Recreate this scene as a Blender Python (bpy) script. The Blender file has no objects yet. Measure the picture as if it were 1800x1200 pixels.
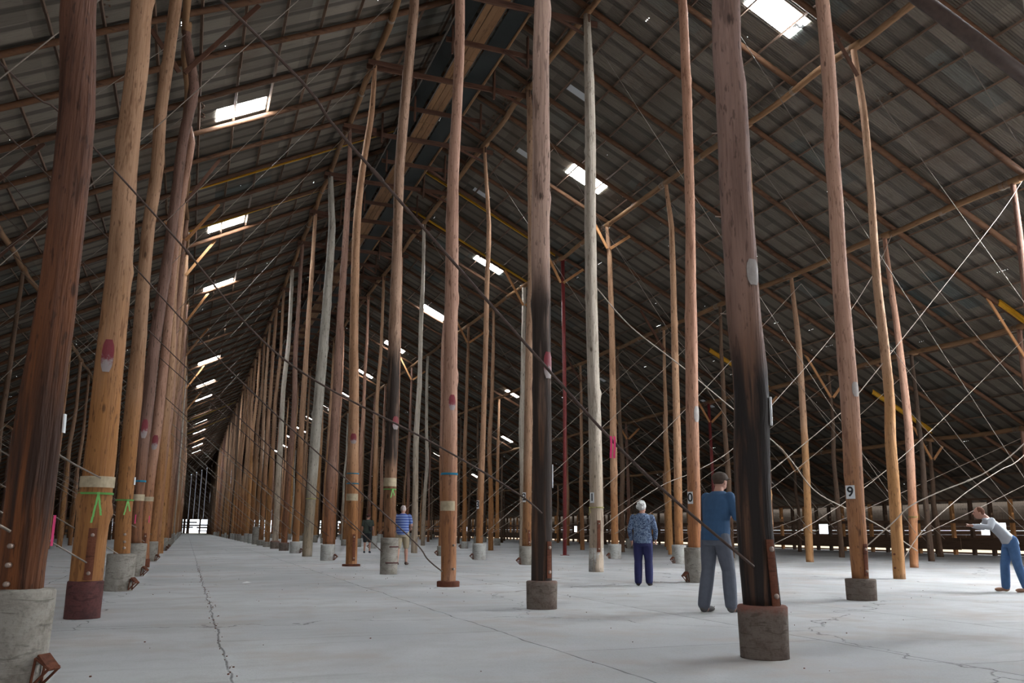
import bpy, bmesh, math, random
from mathutils import Vector, Matrix, noise
SC = bpy.context.scene
COL = SC.collection
random.seed(7)
PI = math.pi
R = math.radians

# ------------------------------------------------------------------ camera
CAM_H = 1.015
cam_d = bpy.data.cameras.new('camera')
cam = bpy.data.objects.new('camera', cam_d)
COL.objects.link(cam)
cam_d.sensor_width = 36.0
cam_d.lens = 1507.6 * 36.0 / 1800.0
cam_d.clip_end = 600
_yaw, _pit, _rol = R(20.272), R(12.457), R(0.353)
_f = Vector((math.sin(_yaw) * math.cos(_pit), math.cos(_yaw) * math.cos(_pit), math.sin(_pit)))
_r = Vector((math.cos(_yaw), -math.sin(_yaw), 0))
_u = _r.cross(_f)
_r2 = _r * math.cos(_rol) + _u * math.sin(_rol)
_u2 = _u * math.cos(_rol) - _r * math.sin(_rol)
cam.matrix_world = Matrix(((_r2.x, _u2.x, -_f.x, 0), (_r2.y, _u2.y, -_f.y, 0), (_r2.z, _u2.z, -_f.z, CAM_H), (0, 0, 0, 1)))
SC.camera = cam

# ------------------------------------------------------------------ light and exposure
SC.view_settings.view_transform = 'Standard'
SC.view_settings.look = 'None'
SC.view_settings.gamma = 1.0
SC.view_settings.exposure = -0.75
w = bpy.data.worlds.new('overcast_sky')
SC.world = w
w.use_nodes = True
wn = w.node_tree.nodes
wn['Background'].inputs['Color'].default_value = (0.86, 0.92, 1.0, 1)
wn['Background'].inputs['Strength'].default_value = 5.0
SKYLIGHT = 165.0
SC.cycles.max_bounces = 4
SC.cycles.diffuse_bounces = 3
SC.cycles.glossy_bounces = 2
SC.cycles.transmission_bounces = 2
SC.cycles.sample_clamp_indirect = 4.0
SC.cycles.use_adaptive_sampling = True
SC.cycles.adaptive_threshold = 0.03

def light(name, kind, loc, target, energy, color=(1, 1, 1), size=1.0, size_y=None, spread=None):
    l = bpy.data.lights.new(name, kind)
    l.energy = energy
    l.color = color
    if kind == 'AREA':
        l.shape = 'RECTANGLE'
        l.size = size
        l.size_y = size_y or size
        if spread: l.spread = spread
    o = bpy.data.objects.new(name, l)
    COL.objects.link(o)
    o.location = loc
    d = Vector(target) - Vector(loc)
    o.rotation_euler = d.to_track_quat('-Z', 'Y').to_euler()
    return o
# low sun outside on the right
sun = light('sun', 'SUN', (60, -20, 40), (60 - 1.0, -20 + 0.35, 40 - 0.36), 12.0, (1.0, 0.86, 0.66))
sun.data.angle = R(2)
# daylight entering the wide doorway in the right wall
light('right_doorway_daylight', 'AREA', (36.0, 4.0, 2.2), (14.0, 16.5, 0.0), 8000, (0.97, 0.98, 1.0), 13, 4.0)
# daylight entering the open end of the shed behind the camera
light('open_end_daylight', 'AREA', (-9.0, -13.0, 5.0), (8.0, 30.0, 3.0), 1000, (1.0, 0.95, 0.90), 24, 9)
# daylight entering the doorway in the left wall
light('left_doorway_daylight', 'AREA', (-20.5, 6.0, 2.4), (4.0, 16.0, 2.0), 300, (0.95, 0.97, 1.0), 9, 4.0)

# ------------------------------------------------------------------ layout of the shed (metres)
Y0 = 6.339
BAY = 4.8
RIDGE = 7.283
ROWX = {'L4': -17.6, 'L3': -12.1, 'L2': -6.55, 'L1': -1.0156, 'R1': 4.586, 'R2': 9.981, 'R3': 15.377, 'R4': 20.947, 'R5': 26.33, 'R6': 31.8}
ROWOFF = {'L1': 0.34, 'R4': 0.35, 'R5': 0.13, 'R6': 0.15, 'L2': 0.3, 'L3': 0.3, 'L4': 0.3}
WALLR, WALLL, FARY = 36.2, -21.7, 226.0
def zplate(x): return 17.49 - 0.5 * abs(x - RIDGE)
def zraft(x): return zplate(x) + 0.17
def zpurl(x): return zplate(x) + 0.30
def zsheet(x): return zplate(x) + 0.40

def proj(P):
    v = Vector(P) - Vector((0, 0, CAM_H))
    zz = v.dot(_f)
    if zz < 0.05: return None
    return 900 + 1507.6 * v.dot(_r2) / zz, 600 - 1507.6 * v.dot(_u2) / zz, zz
def seen(pts, mx=260, my=260):
    for P in pts:
        q = proj(P)
        if q and -mx < q[0] < 1800 + mx and -my < q[1] < 1200 + my: return True
    return False
def lerp(a, b, t): return a + (b - a) * t
def seg(a, b, n=12): return [tuple(lerp(a[i], b[i], j / n) for i in range(3)) for j in range(n + 1)]
ONES = 'zeroth first second third fourth fifth sixth seventh eighth ninth tenth eleventh twelfth thirteenth fourteenth fifteenth sixteenth seventeenth eighteenth nineteenth'.split()
TENS = 'x x twenty thirty forty fifty sixty seventy eighty ninety'.split()
def nth(n):
    if n < 20: return ONES[n]
    if n >= 100: return 'hundredth' if n == 100 else f'hundred-and-{nth(n - 100)}'
    t = TENS[n // 10]
    return t + '-' + ONES[n % 10] if n % 10 else t[:-1] + 'ieth'

# ------------------------------------------------------------------ materials
class NT:
    def __init__(s, name):
        s.m = bpy.data.materials.new(name); s.m.use_nodes = True
        s.t = s.m.node_tree; s.b = s.t.nodes['Principled BSDF']
    def n(s, typ, **kw):
        nd = s.t.nodes.new(typ)
        for k, v in kw.items():
            if k.startswith('i_'):
                key = k[2:]
                key = int(key) if key.isdigit() else key.replace('_', ' ')
                nd.inputs[key].default_value = v
            else: setattr(nd, k, v)
        return nd
    def l(s, a, b): s.t.links.new(a, b)
    def coord(s, scale, kind='Object'):
        c = s.n('ShaderNodeTexCoord'); m = s.n('ShaderNodeMapping')
        m.inputs['Scale'].default_value = scale
        s.l(c.outputs[kind], m.inputs['Vector']); return m.outputs[0]
    def noise(s, scale, vec, detail=4, rough=0.6, dist=0.0):
        nd = s.n('ShaderNodeTexNoise'); nd.inputs['Scale'].default_value = scale
        nd.inputs['Detail'].default_value = detail; nd.inputs['Roughness'].default_value = rough
        nd.inputs['Distortion'].default_value = dist
        s.l(vec, nd.inputs['Vector']); return nd.outputs['Fac']
    def ramp(s, fac, stops, interp='LINEAR'):
        r = s.n('ShaderNodeValToRGB'); cr = r.color_ramp; cr.interpolation = interp
        while len(cr.elements) < len(stops): cr.elements.new(0.5)
        for e, (p, c) in zip(cr.elements, stops):
            e.position = p; e.color = (*c, 1) if len(c) == 3 else c
        s.l(fac, r.inputs[0]); return r.outputs[0]
    def mix(s, fac, a, b, mode='MIX'):
        m = s.n('ShaderNodeMix'); m.data_type = 'RGBA'; m.blend_type = mode
        for v, i in ((fac, 0), (a, 6), (b, 7)):
            if isinstance(v, (int, float)): m.inputs[i].default_value = v
            elif isinstance(v, tuple): m.inputs[i].default_value = (*v, 1) if len(v) == 3 else v
            else: s.l(v, m.inputs[i])
        return m.outputs[2]
    def math(s, op, a, b=None, c=None, clamp=False):
        m = s.n('ShaderNodeMath'); m.operation = op; m.use_clamp = clamp
        for v, i in ((a, 0), (b, 1), (c, 2)):
            if v is None: continue
            if isinstance(v, (int, float)): m.inputs[i].default_value = v
            else: s.l(v, m.inputs[i])
        return m.outputs[0]
    def mrange(s, v, a, b, c=0.0, d=1.0, smooth=True):
        m = s.n('ShaderNodeMapRange')
        if smooth: m.interpolation_type = 'SMOOTHSTEP'
        s.l(v, m.inputs[0])
        for i, x in zip((1, 2, 3, 4), (a, b, c, d)): m.inputs[i].default_value = x
        return m.outputs[0]
    def bump(s, h, strength=0.3, dist=0.02):
        b = s.n('ShaderNodeBump'); b.inputs['Strength'].default_value = strength
        b.inputs['Distance'].default_value = dist
        s.l(h, b.inputs['Height']); s.l(b.outputs[0], s.b.inputs['Normal'])
    def set(s, col=None, rough=0.8, metal=0.0, spec=0.3):
        if col is not None:
            if isinstance(col, tuple): s.b.inputs['Base Color'].default_value = (*col, 1)
            else: s.l(col, s.b.inputs['Base Color'])
        s.b.inputs['Roughness'].default_value = rough
        s.b.inputs['Metallic'].default_value = metal
        s.b.inputs['Specular IOR Level'].default_value = spec
        return s.m

def desat(c, a=0.22):
    g = 0.3 * c[0] + 0.55 * c[1] + 0.15 * c[2]
    return tuple(x + (g - x) * a for x in c)
def wood(name, up, low, dark, zlow=2.2, char=None, charcol=(0.012, 0.010, 0.009), streak=0.55, vary=True, axis=2, bumps=0.5, stain=None):
    """Round timber: long grain streaks, blotches, a weathered foot and optional charring between two heights."""
    up, low, dark = desat(up), desat(low, 0.15), desat(dark, 0.1)
    t = NT(name)
    simple = axis != 2
    sc = [7.0, 7.0, 7.0]; sc[axis] = 0.45
    sf = [38.0, 38.0, 38.0]; sf[axis] = 1.1
    v1 = t.coord(tuple(sc)); v2 = t.coord(tuple(sf)); v3 = t.coord((1.6, 1.6, 0.7))
    n1 = t.noise(1.0, v1, 3, 0.65, 0.3); n2 = n1 if simple else t.noise(1.0, v2, 2, 0.6); n3 = n1 if simple else t.noise(1.0, v3, 2, 0.55)
    co = t.n('ShaderNodeTexCoord'); sp = t.n('ShaderNodeSeparateXYZ'); t.l(co.outputs['Object'], sp.inputs[0])
    z = sp.outputs['XYZ'[axis]]
    zz = t.math('ADD', z, t.math('MULTIPLY', t.math('SUBTRACT', n1, 0.5), 2.4))
    g = t.mrange(zz, zlow - 1.3, zlow + 1.3)
    base = t.mix(g, low, up)
    base = t.mix(t.mrange(n1, 0.42, 0.75, 0, streak), base, dark)
    base = t.mix(t.mrange(n2, 0.45, 0.75, 0, 0.45), base, dark)
    base = t.mix(t.mrange(n3, 0.45, 0.7, 0, 0.35), base, tuple(min(1, c * 1.35 + 0.02) for c in up))
    n4 = n1 if simple else t.noise(1.0, t.coord(tuple(26.0 if i != axis else 7.0 for i in range(3))), 2, 0.55)
    n5 = t.noise(1.0, t.coord(tuple(11.0 if i != axis else 1.6 for i in range(3))), 3, 0.7, 0.0)
    base = t.mix(t.mrange(n4, 0.60, 0.70, 0, 0.55), base, tuple(c * 0.35 for c in dark))
    base = t.mix(t.mrange(n5, 0.56, 0.66, 0, 0.5), base, tuple(c * 0.7 for c in dark))
    if not simple:
        vk = t.n('ShaderNodeTexVoronoi'); vk.inputs['Scale'].default_value = 1.0
        t.l(t.coord(tuple(4.2 if i != axis else 1.5 for i in range(3))), vk.inputs['Vector'])
        base = t.mix(t.mrange(vk.outputs['Distance'], 0.05, 0.12, 0.75, 0), base, tuple(c * 0.3 for c in dark))
    if stain:
        sz0, sz1, scol = stain
        fac = t.math('MULTIPLY', t.mrange(zz, sz0, sz0 + 0.5), t.mrange(zz, sz1 - 0.5, sz1 + 0.5, 1, 0))
        base = t.mix(t.math('MULTIPLY', fac, t.mrange(n1, 0.3, 0.6)), base, scol)
    if char:
        a, b = char
        zc = t.math('ADD', z, t.math('MULTIPLY', t.math('SUBTRACT', n3, 0.5), 1.4))
        fac = t.math('MULTIPLY', t.mrange(zc, a - 0.25, a + 0.25), t.mrange(zc, b - 0.5, b + 0.5, 1, 0))
        fac = t.math('MULTIPLY', fac, t.mrange(n1, 0.28, 0.5, 0.35, 1))
        base = t.mix(fac, base, charcol)
    if vary:
        oi = t.n('ShaderNodeObjectInfo')
        tint = t.ramp(oi.outputs['Random'], [(0, (1.0, 0.94, 0.88)), (0.25, (1.16, 1.0, 0.86)), (0.5, (0.82, 0.78, 0.76)), (0.75, (1.22, 1.1, 0.98)), (1, (0.95, 0.86, 0.80))])
        base = t.mix(1.0, base, tint, 'MULTIPLY')
    if not simple: t.bump(t.math('SUBTRACT', t.math('MULTIPLY', n2, 0.6), n5), bumps, 0.03)
    return t.set(base, 0.78, 0, 0.25)

M = {}
M['tan'] = wood('wood_tan_pole', (0.40, 0.235, 0.135), (0.30, 0.135, 0.042), (0.13, 0.055, 0.022), 2.6)
M['pink'] = wood('wood_pinkish_pole', (0.42, 0.235, 0.165), (0.32, 0.135, 0.045), (0.17, 0.075, 0.045), 2.3)
M['amber'] = wood('wood_amber_pole', (0.275, 0.155, 0.085), (0.285, 0.125, 0.030), (0.12, 0.048, 0.016), 3.4, streak=0.3)
M['redbrown'] = wood('wood_red_brown_pole', (0.115, 0.048, 0.029), (0.17, 0.058, 0.014), (0.026, 0.011, 0.008), 2.6, streak=0.95, bumps=1.0, stain=(1.0, 2.2, (0.03, 0.016, 0.012)))
M['purple'] = wood('wood_dull_purple_brown_pole', (0.215, 0.115, 0.085), (0.24, 0.095, 0.035), (0.07, 0.034, 0.024), 2.2)
M['grey'] = wood('wood_weathered_grey_pole', (0.37, 0.325, 0.265), (0.30, 0.225, 0.145), (0.12, 0.098, 0.075), 2.6, vary=False)
M['greywhite'] = wood('wood_bleached_pole', (0.50, 0.42, 0.33), (0.44, 0.33, 0.235), (0.17, 0.12, 0.085), 2.8, vary=False)
M['charA0'] = wood('wood_brown_pole_charred_foot', (0.255, 0.135, 0.100), (0.20, 0.085, 0.035), (0.075, 0.036, 0.026), 2.6, char=(-0.8, 2.6), charcol=(0.020, 0.015, 0.014), vary=False)
M['charA1'] = wood('wood_pink_pole_charred_middle', (0.40, 0.235, 0.17), (0.17, 0.065, 0.02), (0.055, 0.026, 0.017), 2.8, char=(-0.8, 4.6), charcol=(0.032, 0.022, 0.018), vary=False)
M['charA3'] = wood('wood_tan_pole_charred_band', (0.40, 0.225, 0.135), (0.20, 0.085, 0.032), (0.10, 0.045, 0.02), 2.6, char=(2.6, 5.6), charcol=(0.032, 0.022, 0.018), vary=False)
M['orange'] = wood('wood_orange_pole', (0.40, 0.235, 0.135), (0.43, 0.215, 0.068), (0.20, 0.085, 0.03), 4.5, streak=0.35)
M['dark'] = wood('wood_dark_brown_pole', (0.125, 0.078, 0.050), (0.10, 0.055, 0.03), (0.035, 0.02, 0.014), 2.0)
M['rafter'] = wood('wood_rafter', (0.105, 0.047, 0.019), (0.105, 0.047, 0.019), (0.034, 0.014, 0.008), -9, axis=0, bumps=0.4)
M['plate'] = wood('wood_plate_log', (0.25, 0.135, 0.055), (0.23, 0.12, 0.05), (0.09, 0.042, 0.018), -9, axis=1, bumps=0.4)
M['beam'] = wood('wood_sawn_red_beam', (0.095, 0.042, 0.024), (0.095, 0.042, 0.024), (0.055, 0.02, 0.011), -9, axis=0, bumps=0.2)
M['plank'] = wood('wood_plank_yellow_brown', (0.22, 0.115, 0.045), (0.22, 0.115, 0.045), (0.08, 0.035, 0.013), -9, axis=1, bumps=0.2)
M['purlin'] = wood('wood_purlin', (0.155, 0.098, 0.066), (0.155, 0.098, 0.066), (0.06, 0.032, 0.02), -9, axis=1, bumps=0.2)
M['brace'] = wood('wood_new_orange_brace', (0.50, 0.235, 0.07), (0.50, 0.235, 0.07), (0.26, 0.11, 0.035), -9, axis=0, bumps=0.1)
M['post'] = wood('wood_wall_post_sunlit_tone', (0.62, 0.30, 0.075), (0.50, 0.24, 0.07), (0.22, 0.10, 0.035), 1.0, bumps=0.2)  # orange tone paints sunlight into the colour of these posts
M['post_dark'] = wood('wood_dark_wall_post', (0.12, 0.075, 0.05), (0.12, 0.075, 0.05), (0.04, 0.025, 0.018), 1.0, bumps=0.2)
M['board'] = wood('wood_wall_board', (0.145, 0.085, 0.052), (0.145, 0.085, 0.052), (0.05, 0.028, 0.018), -9, axis=1, bumps=0.2)

M['wallboard'] = wood('wood_outer_wall_board', (0.22, 0.18, 0.135), (0.22, 0.18, 0.135), (0.10, 0.08, 0.06), -9, axis=1)

def concrete(name, base, dark, tintz=None):
    t = NT(name)
    n1 = t.noise(3.0, t.coord((1, 1, 1)), 6, 0.7, 0.3); n2 = t.noise(40.0, t.coord((1, 1, 1)), 3, 0.6)
    n3 = t.noise(1.0, t.coord((3, 3, 22)), 3, 0.6, 1.0)
    c = t.mix(t.mrange(n1, 0.4, 0.7), base, dark)
    c = t.mix(t.mrange(n2, 0.5, 0.75, 0, 0.35), c, tuple(x * 0.35 for x in dark))
    c = t.mix(t.mrange(n3, 0.56, 0.64, 0, 0.5), c, tuple(x * 0.5 for x in dark))
    if tintz:
        co = t.n('ShaderNodeTexCoord'); sp = t.n('ShaderNodeSeparateXYZ'); t.l(co.outputs['Object'], sp.inputs[0])
        zz = t.math('ADD', sp.outputs[2], t.math('MULTIPLY', t.math('SUBTRACT', n1, 0.5), 0.25))
        c = t.mix(t.mrange(zz, tintz - 0.12, tintz), c, (0.20, 0.085, 0.065))
    t.bump(t.math('ADD', n3, t.math('MULTIPLY', n2, 0.4)), 0.35, 0.015)
    return t.set(c, 0.9, 0, 0.2)
M['conc'] = concrete('concrete_base', (0.30, 0.278, 0.245), (0.15, 0.128, 0.105))
M['conc_dark'] = concrete('concrete_base_brown_stained', (0.155, 0.125, 0.105), (0.075, 0.05, 0.042), 0.43)
M['conc_pale'] = concrete('concrete_base_pale', (0.42, 0.415, 0.39), (0.27, 0.255, 0.235))
M['sleeve'] = concrete('rust_red_painted_sleeve', (0.105, 0.042, 0.040), (0.055, 0.028, 0.028))
M['rust'] = concrete('rusted_steel', (0.14, 0.05, 0.028), (0.07, 0.025, 0.016))
M['white_wash'] = concrete('white_washed_foot', (0.46, 0.44, 0.41), (0.22, 0.19, 0.165))

def plain(name, col, rough=0.6, metal=0.0, spec=0.4, emit=None, es=1.0, var=0.0):
    t = NT(name)
    if var:
        n = t.noise(12.0, t.coord((1, 1, 1)), 4, 0.6)
        t.set(t.mix(t.mrange(n, 0.35, 0.7, 0, var), col, tuple(c * 0.4 for c in col)), rough, metal, spec)
    else: t.set(col, rough, metal, spec)
    if emit:
        t.b.inputs['Emission Color'].default_value = (*emit, 1)
        t.b.inputs['Emission Strength'].default_value = es
    return t.m
M['cable'] = plain('steel_cable', (0.22, 0.18, 0.15), 0.5, 0.4, var=0.4)
M['cable_dark'] = plain('rusty_brown_cable', (0.085, 0.055, 0.045), 0.6, 0.3, var=0.4)
M['cable_pale'] = plain('pale_slack_wire_rope', (0.36, 0.30, 0.25), 0.6, 0.1, var=0.3)
M['wire'] = plain('galvanised_wire', (0.30, 0.27, 0.24), 0.5, 0.5, var=0.3)
M['redsteel'] = plain('dark_red_painted_steel', (0.20, 0.030, 0.030), 0.45, 0.0, var=0.4)
M['yellow'] = plain('yellow_painted_steel', (0.62, 0.33, 0.02), 0.45, 0.0, var=0.25)
M['bolt'] = plain('bolt_steel', (0.32, 0.24, 0.20), 0.5, 0.5, var=0.5)
M['signwhite'] = plain('sign_white', (0.80, 0.82, 0.84), 0.5)
M['black'] = plain('black_print', (0.012, 0.012, 0.016), 0.5)
M['green_tape'] = plain('green_tape', (0.17, 0.47, 0.12), 0.5)
M['blue_tape'] = plain('blue_tape', (0.03, 0.27, 0.44), 0.5)
M['yellow_tape'] = plain('pale_yellow_tape', (0.62, 0.58, 0.22), 0.5)
M['pink_tape'] = plain('pink_tape', (0.85, 0.06, 0.22), 0.5)
M['whiteband'] = plain('faded_white_paint_band', (0.44, 0.36, 0.245), 0.8, var=0.4)
M['dark_metal'] = plain('dark_conveyor_sheet', (0.016, 0.022, 0.022), 0.5, 0.2, var=0.4)
M['paper'] = plain('paper_scrap', (0.8, 0.8, 0.78), 0.8)
M['lens_glass'] = plain('grey_reflector', (0.40, 0.36, 0.34), 0.4, var=0.3)
def patch_mat():
    t = NT('red_reflector_dusty_white')
    n = t.noise(22.0, t.coord((1, 1, 1)), 5, 0.7)
    co = t.n('ShaderNodeTexCoord'); sp = t.n('ShaderNodeSeparateXYZ'); t.l(co.outputs['Generated'], sp.inputs[0])
    f = t.math('ADD', sp.outputs[2], t.math('MULTIPLY', t.math('SUBTRACT', n, 0.5), 0.9))
    c = t.mix(t.mrange(f, 0.25, 0.5), (0.30, 0.25, 0.25), (0.19, 0.03, 0.04))
    return t.set(c, 0.5)
M['patch'] = patch_mat()

def floor_mat():
    t = NT('concrete_slab_floor')
    v = t.coord((1, 1, 1))
    big = t.noise(0.22, v, 3, 0.6, 0.3); mid = t.noise(1.6, v, 4, 0.65); fine = t.noise(45.0, v, 2, 0.7)
    streak = t.noise(1.0, t.coord((0.35, 2.4, 1)), 4, 0.65, 0.5)
    c = t.mix(t.mrange(big, 0.35, 0.65), (0.40, 0.40, 0.405), (0.55, 0.55, 0.55))
    c = t.mix(t.mrange(mid, 0.42, 0.7, 0, 0.45), c, (0.37, 0.35, 0.335))
    c = t.mix(t.mrange(streak, 0.55, 0.72, 0, 0.45), c, (0.31, 0.295, 0.28))
    c = t.mix(t.mrange(fine, 0.5, 0.75, 0, 0.22), c, (0.15, 0.135, 0.12))
    warm = t.noise(0.75, v, 3, 0.7)
    c = t.mix(t.mrange(warm, 0.48, 0.7, 0, 0.6), c, (0.40, 0.335, 0.29))
    # joints and cracks
    wob = t.noise(0.9, v, 3, 0.6)
    co = t.n('ShaderNodeTexCoord'); sp = t.n('ShaderNodeSeparateXYZ'); t.l(co.outputs['Object'], sp.inputs[0])
    x = t.math('ADD', sp.outputs[0], t.math('MULTIPLY', t.math('SUBTRACT', wob, 0.5), 0.16))
    y = t.math('ADD', sp.outputs[1], t.math('MULTIPLY', t.math('SUBTRACT', wob, 0.5), 0.16))
    def line(val, per, off, wd):
        f = t.math('FRACT', t.math('DIVIDE', t.math('SUBTRACT', val, off), per))
        d = t.math('MULTIPLY', t.math('MINIMUM', f, t.math('SUBTRACT', 1.0, f)), per)
        return t.mrange(d, 0.0, wd, 1, 0)
    jx = line(x, 2.74, 0.38, 0.016)
    slab = t.math('FLOOR', t.math('DIVIDE', t.math('SUBTRACT', x, 0.38), 2.74))
    yy = t.math('ADD', y, t.math('MULTIPLY', slab, 1.63))
    jy = line(yy, 3.95, 0.9, 0.014)
    vo = t.n('ShaderNodeTexVoronoi'); vo.feature = 'DISTANCE_TO_EDGE'; vo.inputs['Scale'].default_value = 0.16
    vm = t.n('ShaderNodeMix'); vm.data_type = 'VECTOR'; vm.inputs[0].default_value = 0.5
    nv = t.n('ShaderNodeTexNoise'); nv.inputs['Scale'].default_value = 1.4; nv.inputs['Detail'].default_value = 5
    t.l(v, nv.inputs['Vector'])
    t.l(v, vm.inputs[4]); 
    add = t.n('ShaderNodeVectorMath'); add.operation = 'MULTIPLY_ADD'
    t.l(nv.outputs['Color'], add.inputs[0]); add.inputs[1].default_value = (1.2, 1.2, 0); t.l(v, add.inputs[2])
    t.l(add.outputs[0], vo.inputs['Vector'])
    cr = t.mrange(vo.outputs['Distance'], 0.0, 0.0032, 1, 0)
    j = t.math('MAXIMUM', t.math('MAXIMUM', t.math('MULTIPLY', jx, 0.85), t.math('MULTIPLY', jy, 0.6)), t.math('MULTIPLY', cr, 0.75))
    j = t.math('MULTIPLY', j, t.mrange(mid, 0.3, 0.6, 0.35, 1))
    tone = t.n('ShaderNodeTexWhiteNoise'); cb = t.n('ShaderNodeCombineXYZ'); t.l(slab, cb.inputs[0])
    t.l(t.math('FLOOR', t.math('DIVIDE', t.math('SUBTRACT', yy, 0.9), 3.95)), cb.inputs[1]); t.l(cb.outputs[0], tone.inputs['Vector'])
    c = t.mix(t.math('MULTIPLY', tone.outputs['Value'], 0.22), c, (0.26, 0.255, 0.25))
    c = t.mix(j, c, (0.045, 0.038, 0.034))
    t.bump(t.math('SUBTRACT', t.math('ADD', t.math('MULTIPLY', mid, 0.6), t.math('MULTIPLY', fine, 0.25)), j), 0.35, 0.03)
    return t.set(c, 0.72, 0, 0.35)
M['floor'] = floor_mat()

def sheet_mat():
    t = NT('corrugated_iron_underside')
    co = t.n('ShaderNodeTexCoord'); sp = t.n('ShaderNodeSeparateXYZ'); t.l(co.outputs['Object'], sp.inputs[0])
    y, x = sp.outputs[1], sp.outputs[0]
    sy = t.math('DIVIDE', y, 0.69); sx = t.math('DIVIDE', x, 2.12)
    iy, ix = t.math('FLOOR', sy), t.math('FLOOR', sx)
    cb = t.n('ShaderNodeCombineXYZ'); t.l(iy, cb.inputs[0]); t.l(ix, cb.inputs[1])
    wnz = t.n('ShaderNodeTexWhiteNoise'); t.l(cb.outputs[0], wnz.inputs['Vector'])
    fr = t.math('FRACT', sy)
    lap_shade = t.math('MULTIPLY', t.mrange(fr, 0.0, 0.05), t.mrange(fr, 0.30, 0.36, 1, 0))  # strip at each sheet lap, its shading painted into the colour
    n1 = t.noise(0.5, t.coord((1, 1, 1)), 5, 0.6, 0.3); n2 = t.noise(1.0, t.coord((1.5, 14, 1.5)), 4, 0.6)
    c = t.ramp(wnz.outputs['Value'], [(0, (0.105, 0.088, 0.068)), (0.4, (0.155, 0.130, 0.102)), (0.85, (0.190, 0.160, 0.128)), (1, (0.080, 0.095, 0.088))])
    c = t.mix(t.math('MULTIPLY', lap_shade, 0.72), c, (0.042, 0.034, 0.028))
    c = t.mix(t.mrange(n1, 0.52, 0.72, 0, 0.5), c, (0.085, 0.055, 0.035))
    c = t.mix(t.mrange(n2, 0.5, 0.75, 0, 0.4), c, (0.06, 0.048, 0.038))
    t.set(c, 0.62, 0.25, 0.4)
    return t.m
M['sheet'] = sheet_mat()

def sky_pane(name, debris=False):
    t = NT(name)
    if debris:
        n = t.noise(5.0, t.coord((1, 1, 1)), 3, 0.5, 1.2)
        co = t.n('ShaderNodeTexCoord'); sp = t.n('ShaderNodeSeparateXYZ'); t.l(co.outputs['Generated'], sp.inputs[0])
        d = t.math('MULTIPLY', t.mrange(n, 0.56, 0.62), t.mrange(sp.outputs[0], 0.25, 0.8))
        s = t.math('MULTIPLY', t.math('SUBTRACT', 1.0, t.math('MULTIPLY', d, 0.998)), SKYLIGHT)
        t.l(s, t.b.inputs['Emission Strength'])
    else: t.b.inputs['Emission Strength'].default_value = SKYLIGHT
    t.b.inputs['Emission Color'].default_value = (0.90, 0.96, 1.0, 1)
    return t.set((0.7, 0.75, 0.8), 0.5)
M['pane'] = sky_pane('daylit_translucent_roof_sheet')
M['pane_debris'] = sky_pane('daylit_translucent_roof_sheet_with_leaf_litter', True)
M['pane_dim'] = plain('daylit_grimy_roof_sheet', (0.4, 0.4, 0.4), 0.5, emit=(0.85, 0.93, 1.0), es=0.10)
M['pinhole'] = plain('daylight_through_nail_hole', (0.8, 0.8, 0.8), 0.5, emit=(0.95, 0.97, 1.0), es=14.0)
M['ground'] = plain('dry_ground_outside', (0.42, 0.32, 0.20), 0.95, var=0.3)

# ------------------------------------------------------------------ mesh helpers
def link(name, me, mat=None, parent=None, smooth=True, loc=None):
    o = bpy.data.objects.new(name, me)
    COL.objects.link(o)
    if mat is not None: me.materials.append(mat)
    if smooth: me.shade_smooth()
    if parent: o.parent = parent
    if loc: o.location = loc
    return o
def mesh(name, verts, faces):
    me = bpy.data.meshes.new(name); me.from_pydata(verts, [], faces); me.validate(); me.update(); return me
def tag(o, label=None, cat=None, group=None, kind=None):
    if label: o['label'] = label
    if cat: o['category'] = cat
    if group: o['group'] = group
    if kind: o['kind'] = kind
    return o
def empty(name, loc=(0, 0, 0), rz=0.0):
    o = bpy.data.objects.new(name, None); COL.objects.link(o)
    o.location = loc; o.rotation_euler = (0, 0, rz); o.empty_display_size = 0.2; return o
def copy_tree(o, parent=None, kids=None):
    c = o.copy(); COL.objects.link(c); c.parent = parent
    for ch in (kids or {}).get(o, list(o.children)): copy_tree(ch, c)
    return c

def tube_data(pts, rad, n=12, rough=0.0, seed=0.0, caps=True, verts=None, faces=None):
    """Tube along points with a radius each; rough makes it lumpy like a trunk."""
    V = verts if verts is not None else []; F = faces if faces is not None else []
    off = len(V); pts = [Vector(p) for p in pts]
    N = len(pts); up = Vector((0.0, 0.0, 1.0))
    d0 = (pts[-1] - pts[0]).normalized()
    if abs(d0.z) > 0.9: up = Vector((1.0, 0.0, 0.0))
    for i, p in enumerate(pts):
        d = (pts[min(i + 1, N - 1)] - pts[max(i - 1, 0)]).normalized()
        a = up.cross(d).normalized() if abs(d0.z) <= 0.9 else (up - d * up.dot(d)).normalized()
        b = d.cross(a)
        r = rad[i] if isinstance(rad, (list, tuple)) else rad
        for j in range(n):
            t = 2 * PI * j / n
            rr = r
            if rough:
                q = Vector((math.cos(t) * 1.3 + seed * 7.1, math.sin(t) * 1.3 + seed * 3.3, p.length * 1.4 + seed))
                rr = r * (1 + rough * noise.noise(q) + rough * 0.5 * noise.noise(q * 3.1))
            V.append(tuple(p + (a * math.cos(t) + b * math.sin(t)) * rr))
    for i in range(N - 1):
        for j in range(n):
            k = (j + 1) % n
            F.append((off + i * n + j, off + i * n + k, off + (i + 1) * n + k, off + (i + 1) * n + j))
    if caps:
        F.append(tuple(off + j for j in reversed(range(n)))); F.append(tuple(off + (N - 1) * n + j for j in range(n)))
    return V, F
def tube(name, pts, rad, mat, parent=None, n=12, rough=0.0, seed=0.0):
    V, F = tube_data(pts, rad, n, rough, seed)
    return link(name, mesh(name, V, F), mat, parent)
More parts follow.
